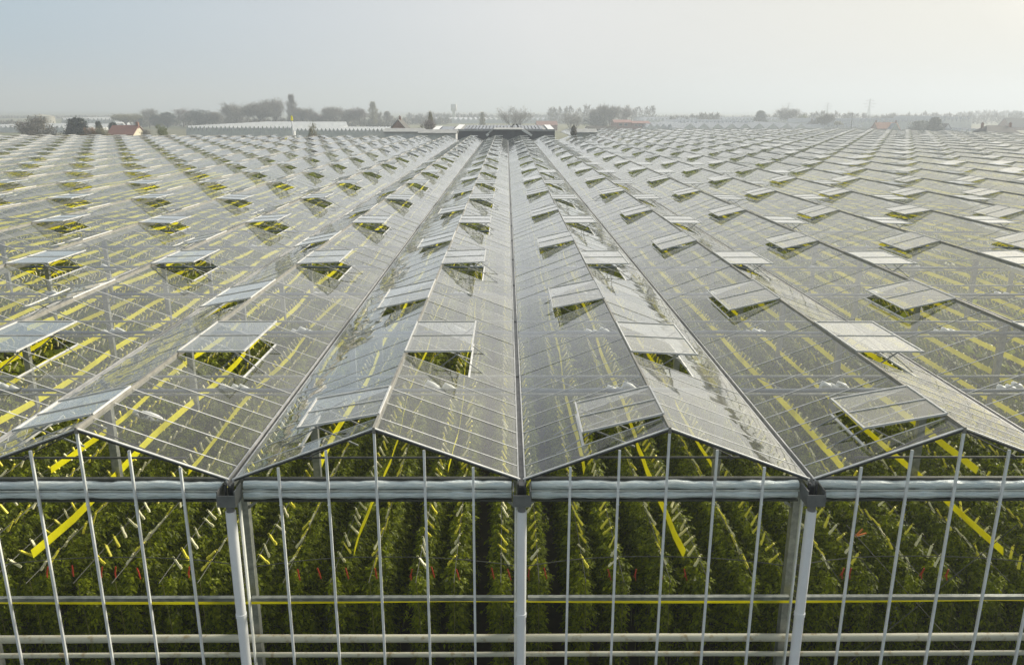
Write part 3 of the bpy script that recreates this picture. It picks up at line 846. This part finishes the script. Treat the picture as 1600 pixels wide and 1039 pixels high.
M['whitewall'] = wallmat('white wall', (.66, .67, .66), (.76, .76, .75))
M['tank'] = wallmat('dull tank paint', (.27, .27, .22), (.34, .33, .28))
M['slate'] = wallmat('dark blue grey cladding', (.028, .036, .050), (.045, .055, .072))
M['redclad'] = wallmat('red brick hall', (.22, .095, .075), (.28, .125, .10))
M['window'] = pbr('dark window', (.03, .035, .04), (.05, .055, .06), 2, .1)
M['solar'] = pbr('solar panel', (.012, .016, .035), (.02, .027, .05), 2, .16, 0, 0, 2, .7)
M['flatroof'] = wallmat('grey flat roof', (.26, .27, .265), (.34, .35, .34))
M['farglass'] = pbr('far glass with painted sky reflection', (.20, .22, .235), (.27, .29, .30), .3, .18, 0, 0, 3, .7)  # opaque pale base stands in for sky mirrored in clear panes
M['fargable'] = pbr('far greenhouse gable', (.52, .54, .53), (.64, .65, .63), .8, .4)

def house(name, label, u0, u1, vr, ve, D, roof, wall, along='x', depth=8.0, chim=(), wins=(), cat='house', group=None, hip=0.0, ov=.35):
    """gabled house: ridge at photo row vr, eaves at ve, D metres off; ridge runs along x or along y"""
    if name != 'lean_to_shed': D = away(D)
    Y = CAM.y + D; xl = at(u0, ve, Y=Y).x; xr = at(u1, ve, Y=Y).x; zr = at((u0 + u1) / 2, vr, Y=Y + (depth / 2 if along == 'x' else 0)).z; ze = at((u0 + u1) / 2, ve, Y=Y).z
    root = empty(name, ((xl + xr) / 2, Y, 0)); tag(root, label, cat, group)
    w = (xr - xl) / 2; d = depth
    m = MB()
    if along == 'x':
        m.box(-w, w, 0, d, 0, ze)
        for s in (-1, 1): m.quad([(s * w, 0, ze), (s * w, d, ze), (s * (w - hip), d / 2, zr - .12)])
        m.build('wall', M[wall], root)
        m = MB(); t = .16
        for y0 in (-ov, d + ov):
            q = [(-w - .2, y0, ze - ov * .3), (w + .2, y0, ze - ov * .3), (w + .2 - hip, d / 2, zr), (-w - .2 + hip, d / 2, zr)]
            m.quad(q); m.quad([(a, b, c + t) for a, b, c in q]); m.quad([q[0], q[1], (q[1][0], q[1][1], q[1][2] + t), (q[0][0], q[0][1], q[0][2] + t)])
            for i, j in ((1, 2), (3, 0)): m.quad([q[i], q[j], (q[j][0], q[j][1], q[j][2] + t), (q[i][0], q[i][1], q[i][2] + t)])
        if hip:
            for s in (-1, 1): m.quad([(s * (w + .2), -ov, ze - .05), (s * (w + .2), d + ov, ze - .05), (s * (w + .2 - hip), d / 2, zr + .1)])
        rf = m.build('roof', M[roof], root)
    else:
        m.box(-w, w, 0, d, 0, ze)
        for y in (0, d): m.quad([(-w, y, ze), (w, y, ze), (0, y, zr - .12)])
        m.build('wall', M[wall], root)
        m = MB(); t = .16
        for s in (-1, 1):
            q = [(s * (w + ov), -.25, ze - ov * (zr - ze) / w), (s * (w + ov), d + .25, ze - ov * (zr - ze) / w), (0, d + .25, zr), (0, -.25, zr)]
            m.quad(q); m.quad([(a, b, c + t) for a, b, c in q])
            for i, j in ((0, 1), (2, 3), (3, 0), (1, 2)): m.quad([q[i], q[j], (q[j][0], q[j][1], q[j][2] + t), (q[i][0], q[i][1], q[i][2] + t)])
        rf = m.build('roof', M[roof], root)
    for cx in chim:
        c = MB(); yy = d / 2
        xx = cx * w
        c.box(xx - .3, xx + .3, yy - .3, yy + .3, zr - .6, zr + .75); c.box(xx - .36, xx + .36, yy - .36, yy + .36, zr + .75, zr + .86)
        c.tube([(xx, yy, zr + .86), (xx, yy, zr + 1.15)], .12, 8); c.build('chimney', M['brick'], rf)
    for (fx, fz, ww, hh) in wins:
        fz = ze - .95 if along == 'x' else ze + .2
        c = MB(); c.box(fx * w - ww / 2, fx * w + ww / 2, -.03, -.004, fz - hh / 2, fz + hh / 2); wo = c.build('window', M['window'], root)
        c = MB(); e = .06
        c.box(fx*w-ww/2-e, fx*w+ww/2+e, -.06, -.004, fz+hh/2, fz+hh/2+e); c.box(fx*w-ww/2-e, fx*w+ww/2+e, -.06, -.004, fz-hh/2-e, fz-hh/2)
        c.box(fx*w-ww/2-e, fx*w-ww/2, -.06, -.004, fz-hh/2, fz+hh/2); c.box(fx*w+ww/2, fx*w+ww/2+e, -.06, -.004, fz-hh/2, fz+hh/2); c.build('frame', M['whitewall'], wo)
    return root, w, zr, ze

h_, w, zr, ze = house('cottage', 'small cottage with red tiled roof and chimney behind the left roofs', 168, 208, 197, 211, 150, 'redtile', 'cream', 'x', 7, (.93,), ((.55, 5.2, .8, 1.0),))
house('cottage', 'narrow dark roofed cottage with gable chimney behind the shed roofs left of centre', 607, 637, 188, 205, 160, 'darktile', 'brick', 'y', 9, (0.0,), ((-.1, 6.2, .7, .9), (.35, 6.2, .7, .9)))
house('farmhouse', 'house with orange tiled roof and two chimneys on the right', 1372, 1406, 192, 203, 215, 'orangetile', 'brick', 'x', 8, (-.93, .9), ((-.4, 6.2, .9, 1.2), (.4, 6.2, .9, 1.2)))
house('cottage', 'small white gabled cottage right of the dark pointed conifer', 1472, 1488, 194, 206, 205, 'darktile', 'whitewall', 'y', 9, (), ((0, 6.2, .7, .9),))
house('barn', 'long dark barn roof with two chimneys at far right', 1541, 1599, 197, 211, 185, 'darktile', 'brick', 'x', 10, (-.78, .75), (), 'barn', None, 3.0)
house('barn', 'hazy grey barn roof rising behind the long dark barn at far right', 1578, 1640, 185, 199, 260, 'darktile', 'brick', 'x', 12, (), (), 'barn')
house('cottage', 'far dark hipped roof with chimneys under the round bare tree', 1264, 1288, 189, 199, 250, 'darktile', 'brick', 'x', 8, (-.35, .4), (), 'house', None, 2.5)
house('shed', 'low dark brown shed roof in front of the red hall', 918, 964, 198, 203, 196, 'darktile', 'brick', 'x', 7, (), (), 'shed')
house('hall', 'long flat red brick hall right of the centre trees', 960, 988, 188, 192, 235, 'redclad', 'redclad', 'x', 14, (), ((-.3, 5.6, 1.6, 1.2), (.3, 5.6, 1.6, 1.2)), 'hall')
house('hall', 'lower red brick hall with white windows right next to the taller red hall', 988, 1016, 190, 193, 234, 'redclad', 'redclad', 'x', 14, (), ((-.6, 6.4, 1.2, .8), (-.2, 6.4, 1.2, .8), (.2, 6.4, 1.2, .8), (.6, 6.4, 1.2, .8)), 'hall')
house('hall', 'wide low red roofed hall behind the solar roofed shed', 839, 871, 190, 196, 245, 'redtile', 'redclad', 'x', 16, (), (), 'hall')

# dark packing shed with solar panels at the end of the middle roofs
Y = 140.0
root = empty('packing_shed', (at(772, 205, Y=Y).x, Y, 0)); tag(root, 'long dark packing shed with a solar panel roof at the end of the middle aisle', 'shed')
xl, xr = at(708, 205, Y=Y).x - root.location.x, at(867, 205, Y=Y).x - root.location.x
zf = at(772, 203.5, Y=Y).z; zt = at(772, 196.5, Y=Y + 16).z
m = MB(); m.box(xl, xr, 0, 30, 0, zf); m.build('wall', M['slate'], root)
m = MB(); m.quad([(xl, -.2, zf + .02), (xr, -.2, zf + .02), (xr, 16, zt), (xl, 16, zt)]); m.quad([(xl, 16, zt), (xr, 16, zt), (xr, 30, zf), (xl, 30, zf)])
m.box(xl, xr, -.26, -.2, zf - .2, zf + .12); rf = m.build('roof', M['flatroof'], root)
def rp(x, s, h=.12): return (x, s * 16, zf + .02 + (zt - zf) * s + h)
n = 22
for i in range(n):
    a = xl + 2.0 + (xr - xl - 4.0) * i / n; b = a + (xr - xl - 4.0) / n - .18
    m = MB()
    q = [rp(a, .06), rp(b, .06), rp(b, .94), rp(a, .94)]; m.quad(q)
    q2 = [rp(a, .06, .06), rp(b, .06, .06), rp(b, .94, .06), rp(a, .94, .06)]; m.quad(q2[::-1]); m.quad([q2[0], q2[1], q[1], q[0]]); m.quad([q2[1], q2[2], q[2], q[1]])
    m.build('solar_panel', M['solar'], rf)
for xx in (xl + .2, xr - 1.3):
    m = MB(); m.quad([rp(xx, 0, .16), rp(xx + 1.2, 0, .16), rp(xx + 1.2, 1, .16), rp(xx, 1, .16)]); m.quad([rp(xx, 0, .03), rp(xx + 1.2, 0, .03), rp(xx + 1.2, 0, .16), rp(xx, 0, .16)])
    m.build('verge_flashing', M['whitewall'], rf)
Y2 = 127.0
root = empty('loading_hall', (at(796, 210, Y=Y2).x, Y2, 0)); tag(root, 'dark blue grey gabled loading hall standing before the solar roofed shed', 'shed')
a0, a1 = at(760, 212, Y=Y2).x - root.location.x, at(831, 212, Y=Y2).x - root.location.x
b0, b1 = at(771, 203, Y=Y2).x - root.location.x, at(816, 203, Y=Y2).x - root.location.x
zb, zc = at(796, 212.5, Y=Y2).z, at(796, 203.5, Y=Y2).z
m = MB(); P = [(a0, zb), (a1, zb), (b1, zc), (b0, zc)]
m.box(a0, a1, 0, 12, 0, zb); m.quad([(x, 0, z) for x, z in P]); m.quad([(x, 12, z) for x, z in P][::-1]); m.build('wall', M['slate'], root)
m = MB()
for (p, q) in ((P[1], P[2]), (P[2], P[3]), (P[3], P[0])):
    m.bar((p[0], 6, p[1] + .07), (q[0], 6, q[1] + .07), 12.6, .12)
rf = m.build('roof', M['flatroof'], root)
m = MB(); m.bar((a1, -.35, zb + .05), (b1, -.35, zc + .05), .12, .35, (0, 0, 1)); m.bar((a0, -.35, zb + .05), (a0 + (b0 - a0) * .3, -.35, zb + (zc - zb) * .3), .12, .4, (0, 0, 1)); m.build('verge_flashing', M['whitewall'], rf)
m = MB(); xc = at(805, 203, Y=Y2).x - root.location.x
ring = [(xc + .55 * math.cos(a * math.pi / 8), 2, zc + .35 + .55 * math.sin(a * math.pi / 8)) for a in range(9)]
m.tube(ring, .13, 6); m.build('roof_vent_hood', M['dark'], rf)
Y3 = 146.0
root = empty('shed', (at(692, 203, Y=Y3).x, Y3, 0)); tag(root, 'small dark shed with solar roof and white gable left of the packing shed', 'shed')
x0, x1 = at(676, 203, Y=Y3).x - root.location.x, at(707, 203, Y=Y3).x - root.location.x; z0 = at(692, 203.5, Y=Y3).z; z1 = at(692, 198, Y=Y3 + 10).z
m = MB(); m.box(x0, x1, 0, 16, 0, z0); m.build('wall', M['slate'], root)
m = MB(); m.quad([(x0, -.2, z0), (x1, -.2, z0), (x1, 10, z1), (x0, 10, z1)]); m.quad([(x0, 10, z1), (x1, 10, z1), (x1, 16, z0), (x0, 16, z0)]); rf = m.build('roof', M['solar'], root)
m = MB(); m.quad([(x0 - .05, -.2, z0 + .1), (x0 + 1.2, -.2, z0 + .1), (x0 + 1.2, 10, z1 + .1), (x0 - .05, 10, z1 + .1)]); m.build('verge_flashing', M['whitewall'], rf)

def far_house_glass(label, u0, u1, vr, D, n, length, drop=1.1, rz=0.0, mat='farglass'):
    """another greenhouse: n gables facing the camera"""
    drop *= away(D) / D; D = away(D); Y = CAM.y + D; xl = at(u0, vr, Y=Y).x; xr = at(u1, vr, Y=Y).x; zr = at((u0 + u1) / 2, vr, Y=Y).z
    root = empty('greenhouse', (xl, Y, 0), rz); tag(root, label, 'greenhouse', 'other greenhouses beyond')
    w = (xr - xl) / n; ze = zr - drop; m = MB(); wl = MB()
    for i in range(n):
        a, b = i * w, (i + 1) * w; c = (a + b) / 2
        m.quad([(a, 0, ze), (c, 0, zr), (c, length, zr), (a, length, ze)]); m.quad([(c, 0, zr), (b, 0, ze), (b, length, ze), (c, length, zr)])
        wl.quad([(a, 0, ze), (b, 0, ze), (c, 0, zr)]); wl.quad([(a, length, ze), (b, length, ze), (c, length, zr)])
        wl.box(a - .06, a + .06, -.08, -.01, 0, ze)
    wl.box(0, xr - xl, 0, length, 0, ze - .01)
    for i in range(n):
        for s in (0, 1):
            a, c = (i + s) * w, (i + .5) * w; wl.bar((a, -.04, ze), (c, -.04, zr), .10, .12)
    root2 = wl.build('wall', M['fargable'], root); m.build('roof', M[mat], root)
far_house_glass('neighbouring greenhouse with a row of small pale gables before the tall grove', 290, 459, 197, 196, 26, 90, 1.3)
far_house_glass('pale flat greenhouse roof stretching behind the red roofed cottage', 186, 330, 195.5, 300, 14, 60, .9)
far_house_glass('low greenhouse roofs between the yellow topped pole and the dark cottage', 462, 612, 201, 172, 24, 26, .8)
far_house_glass('pale greenhouse behind the broad grey shrub at far left', -60, 100, 196.5, 215, 22, 60, .9)
far_house_glass('wide zigzag greenhouse with large gables behind the right roofs', 1068, 1262, 193.5, 206, 9, 70, 1.3)
far_house_glass('low pale greenhouse between the red halls and the zigzag greenhouse', 1012, 1072, 194, 225, 6, 60, .9)
far_house_glass('pale greenhouse strip right of the white gabled cottage', 1484, 1546, 202, 200, 8, 40, .8)
far_house_glass('greenhouse with one wide pale gable before the orange roofed house', 1391, 1409, 193, 198, 1, 3, 2.0)
far_house_glass('low pale greenhouse behind the thin leaning pole', 1288, 1352, 196, 235, 10, 40, .8)
far_house_glass('long faint greenhouse strip far behind the centre trees', 640, 960, 184.5, 640, 40, 50, 2)
far_house_glass('faint white greenhouse block behind the small white gable', 1470, 1520, 183, 480, 8, 60, 3)
far_house_glass('faint pale greenhouse strip on the left horizon', 95, 180, 184.5, 520, 14, 60, 3)
far_house_glass('long faint greenhouse strip across the right horizon', 1010, 1240, 184.5, 560, 40, 60, 2)
far_house_glass('faint greenhouse strip low on the far right horizon', 1290, 1480, 187, 430, 30, 60, 2)
far_house_glass('nearer faint greenhouse strip behind the lone grey green tree', 1060, 1180, 188.5, 400, 20, 40, 1.5)

# flat grey roofs just beyond the left back edge
for (u0, u1, vt, D, dep, lab) in ((600, 660, 204.5, 152, 6, 'low grey lean-to roof beside the brown shrub at the back edge'), (655, 712, 206.5, 141, 5, 'low grey lean-to roof left of the dark loading hall'), (900, 932, 205.5, 142, 5, 'low dark lean-to roof right of the spiky dark shrub')):
    house('lean_to_shed', lab, u0, u1, vt - 2.5, vt + 2, D, 'flatroof', 'fargable', 'x', dep, (), (), 'shed')

# tank, poles, masts
Yt = 430.0; a, b = at(45, 182, Y=Yt), at(83, 182, Y=Yt); rr = (b.x - a.x) / 2
tk = empty('storage_tank', ((a.x + b.x) / 2, Yt, 0)); tag(tk, 'large round cream storage tank on the left horizon', 'tank')
m = MB(); m.tube([(0, 0, 0), (0, 0, a.z)], rr, 40); m.build('tank_wall', M['tank'], tk, False)
m = MB(); m.tube([(0, 0, a.z), (0, 0, a.z + .6), (0, 0, a.z + 1.0)], [rr * 1.01, rr * .6, .3], 40); m.build('tank_roof', M['tank'], tk, True)
Yp = 126.0; p = at(457.5, 208, Y=Yp); zt = at(457.5, 181, Y=Yp).z
pl = empty('pole', (p.x, Yp, 0)); tag(pl, 'slim white pole with a yellow top left of centre at the back edge', 'pole')
m = MB(); m.tube([(0, 0, 0), (0, 0, zt - .9)], [.13, .09], 10); m.build('shaft', M['white_pvc'], pl, True)
m = MB(); m.box(-.15, .15, -.09, .09, zt - .8, zt - .15); m.tube([(0, 0, zt - .15), (0, 0, zt)], .1, 8); m.build('lamp_head', M['yellow'], pl)
Yp = 375.0; p = at(1330, 203, Y=Yp); q = at(1332, 176, Y=Yp)
m = MB(); m.tube([(0, 0, 0), (q.x - p.x, 0, q.z)], [.22, .12], 8); m.bar((q.x - p.x - 1.1, 0, q.z - .8), (q.x - p.x + 1.1, 0, q.z - .8), .14, .14)
tag(m.build('utility_pole', M['bark'], None, False, (p.x, Yp, 0)), 'thin slightly leaning wooden pole on the right left of the orange roofed house', 'pole')
def pylon(u, vt, D, lab):
    Yq = CAM.y + D; c = at(u, vt, Y=Yq); H = c.z; m = MB(); w = H * .09
    r_ = empty('pylon', (c.x, Yq, 0)); tag(r_, lab, 'pylon', 'faint pylons on the right horizon')
    for sx in (-1, 1):
        for sy in (-1, 1):
            m.bar((sx * w, sy * w, 0), (sx * w * .25, sy * w * .25, H * .62), .12, .12); m.bar((sx * w * .25, sy * w * .25, H * .62), (0, 0, H), .10, .10)
    for i in range(7):
        z0_, z1_ = H * .62 * i / 7, H * .62 * (i + 1) / 7; f0, f1 = 1 - .75 * i / 7, 1 - .75 * (i + 1) / 7
        for sy in (-1, 1):
            m.bar((-w * f0, sy * w * f0, z0_), (w * f1, sy * w * f1, z1_), .07, .07); m.bar((w * f0, sy * w * f0, z0_), (-w * f1, sy * w * f1, z1_), .07, .07)
    m.build('lattice_mast', M['steel'], r_)
    for z, l in ((.66, .20), (.78, .26), (.90, .17)):
        a_ = MB(); a_.bar((-H * l, 0, H * z), (H * l, 0, H * z), .12, .12); a_.bar((-H * l, 0, H * z), (0, 0, H * (z + .06)), .1, .1); a_.bar((H * l, 0, H * z), (0, 0, H * (z + .06)), .1, .1); a_.build('cross_arm', M['steel'], r_)
pylon(1360, 154, 620, 'nearest faint lattice pylon on the right horizon')
pylon(1294, 160, 760, 'faint lattice pylon left of the nearest pylon')
pylon(1233, 160, 800, 'fainter lattice pylon above the large round bare tree')
Yq = 700.0; c = at(709, 163, Y=Yq); m = MB(); m.tube([(0, 0, 0), (0, 0, c.z * .6), (0, 0, c.z * .62), (0, 0, c.z)], [1.4, 1.3, 2.6, 2.6], 16)
tag(m.build('water_tower', M['whitewall'], None, True, (c.x, Yq, 0)), 'faint pale water tower on the horizon left of centre', 'tower')
# dark heap with a shrub at the left back edge
Yh = 124.0; p = at(488, 212, Y=Yh)
m = MB(); rs = random.Random(5)
for i in range(26):
    x = rs.uniform(-1.7, 1.7); w = rs.uniform(.2, .5); z = 6.15 + rs.uniform(0, .55) * (1 - abs(x) / 2)
    m.bar((x - w, rs.uniform(-.6, .6), z - rs.uniform(.1, .4)), (x + w, rs.uniform(-.6, .6), z + rs.uniform(-.1, .3)), .2, .14)
m.box(-1.8, 1.8, .2, 1.2, 0, 6.2)
tag(m.build('timber_stack', M['bark'], None, False, (p.x, Yh + 1, 0)), 'dark stack of timber on its store at the back edge right of the pole', 'stack')
tree('shrub', 'pale upright shrub growing out behind the dark timber stack', 'bush', 480, 496, 194, 102, 'twig_buds', 16, TG, 'shrub')

# ------------------------------------------------------------------ air
if HAZE:
    t = NT('haze air')
    vol = t.n('ShaderNodeVolumePrincipled', {'Color': HAZE_COL, 'Density': HAZE, 'Anisotropy': .25}).outputs[0]
    t.t.links.new(vol, t.out.inputs['Volume'])
    g = MB(); g.box(-3000, 3000, -400, 4300, -1.0, 62.0)
    o = g.build('haze', t.mat); tag(o, 'pale even haze lying over the whole plain', 'haze', kind='stuff')

# ------------------------------------------------------------------ sky and sun
SUN_AZ, SUN_EL = R(58), R(27)
sd = Vector((math.sin(SUN_AZ) * math.cos(SUN_EL), math.cos(SUN_AZ) * math.cos(SUN_EL), math.sin(SUN_EL)))
w = bpy.data.worlds.new('World'); scene.world = w; w.use_nodes = True
nt = w.node_tree; nt.nodes.clear()
def wn(typ, ins=None, **kw):
    nd = nt.nodes.new(typ)
    for k, v in kw.items(): setattr(nd, k, v)
    for k, v in (ins or {}).items():
        if isinstance(v, bpy.types.NodeSocket): nt.links.new(v, nd.inputs[k])
        else: nd.inputs[k].default_value = v
    return nd
sky = wn('ShaderNodeTexSky', sky_type='NISHITA', sun_disc=False, sun_elevation=SUN_EL, sun_rotation=SUN_AZ, air_density=1.0, dust_density=6.0, ozone_density=1.0)
skyb = wn('ShaderNodeMixRGB', {0: 1.0, 1: sky.outputs[0], 2: (.08, .08, .08, 1)}, blend_type='MULTIPLY')
# veil of high haze: bright and warm towards the sun, cool grey away from it
geo = wn('ShaderNodeTexCoord').outputs['Generated']
dt = wn('ShaderNodeVectorMath', {0: geo, 1: tuple(sd)}, operation='DOT_PRODUCT').outputs['Value']
f = wn('ShaderNodeMath', {0: dt, 1: .5}, operation='MULTIPLY_ADD'); f.inputs[2].default_value = .5
rp_ = wn('ShaderNodeValToRGB', {'Fac': f.outputs[0]}); cr = rp_.color_ramp
while len(cr.elements) > 1: cr.elements.remove(cr.elements[-1])
cr.elements[0].position = VEIL[0][0]; cr.elements[0].color = (*VEIL[0][1], 1)
for pos, c in VEIL[1:]:
    e = cr.elements.new(pos); e.color = (*c, 1)
gz = wn('ShaderNodeSeparateXYZ', {0: geo}).outputs[2]   # the veil thins out higher up, away from the sun
g1 = wn('ShaderNodeMapRange', {0: gz, 1: .10, 2: .45, 3: 0.0, 4: .38}).outputs[0]
g2 = wn('ShaderNodeMapRange', {0: f.outputs[0], 1: .66, 2: .88, 3: 1.0, 4: 0.0}).outputs[0]
thin = wn('ShaderNodeMath', {0: g1, 1: g2}, operation='MULTIPLY').outputs[0]
nzv = wn('ShaderNodeTexNoise', {'Vector': wn('ShaderNodeMapping', {'Vector': geo, 'Scale': (1, 1, 3)}).outputs[0], 'Scale': 1.6, 'Detail': 4.0}).outputs['Fac']
var0 = wn('ShaderNodeMath', {0: nzv, 1: .10}, operation='MULTIPLY_ADD'); var0.inputs[2].default_value = .95
var = wn('ShaderNodeMath', {0: var0.outputs[0], 1: thin}, operation='SUBTRACT')
veil = wn('ShaderNodeMixRGB', {0: 1.0, 1: rp_.outputs[0], 2: var.outputs[0]}, blend_type='MULTIPLY')
mixc = wn('ShaderNodeMixRGB', {0: .9, 1: skyb.outputs[0], 2: veil.outputs[0]})
bg = wn('ShaderNodeBackground', {'Color': mixc.outputs[0], 'Strength': 1.0})
nt.links.new(bg.outputs[0], wn('ShaderNodeOutputWorld').inputs[0])

ld = bpy.data.lights.new('sun', 'SUN'); ld.energy = SUN_E; ld.angle = R(12); ld.color = (1, .92, .80)
lo = bpy.data.objects.new('sun', ld); col.objects.link(lo); lo.location = (60, 20, 60)
lo.rotation_euler = (-sd).to_track_quat('-Z', 'Y').to_euler()

# ------------------------------------------------------------------ camera
cd = bpy.data.cameras.new('camera'); cam = bpy.data.objects.new('camera', cd); col.objects.link(cam)
cd.sensor_width = 36; cd.lens = FPX / 1600 * 36; cd.clip_start = .1; cd.clip_end = 12000
mw = Matrix((rt, up, -fw)).transposed().to_4x4(); mw.translation = CAM; cam.matrix_world = mw
scene.camera = cam
scene.render.engine = 'CYCLES'
cy = scene.cycles
cy.max_bounces = 14; cy.transparent_max_bounces = 40; cy.diffuse_bounces = 3; cy.glossy_bounces = 5; cy.transmission_bounces = 6; cy.volume_bounces = 1
cy.caustics_reflective = False; cy.caustics_refractive = False
cy.use_denoising = True
try: cy.denoiser = 'OPENIMAGEDENOISE'; cy.denoising_input_passes = 'RGB_ALBEDO_NORMAL'
except Exception: pass
cy.sample_clamp_indirect = 6
vs_ = scene.view_settings
scene.display_settings.display_device = 'sRGB'
vs_.view_transform = 'Standard'; vs_.look = 'None'; vs_.gamma = 1; vs_.exposure = EXPO
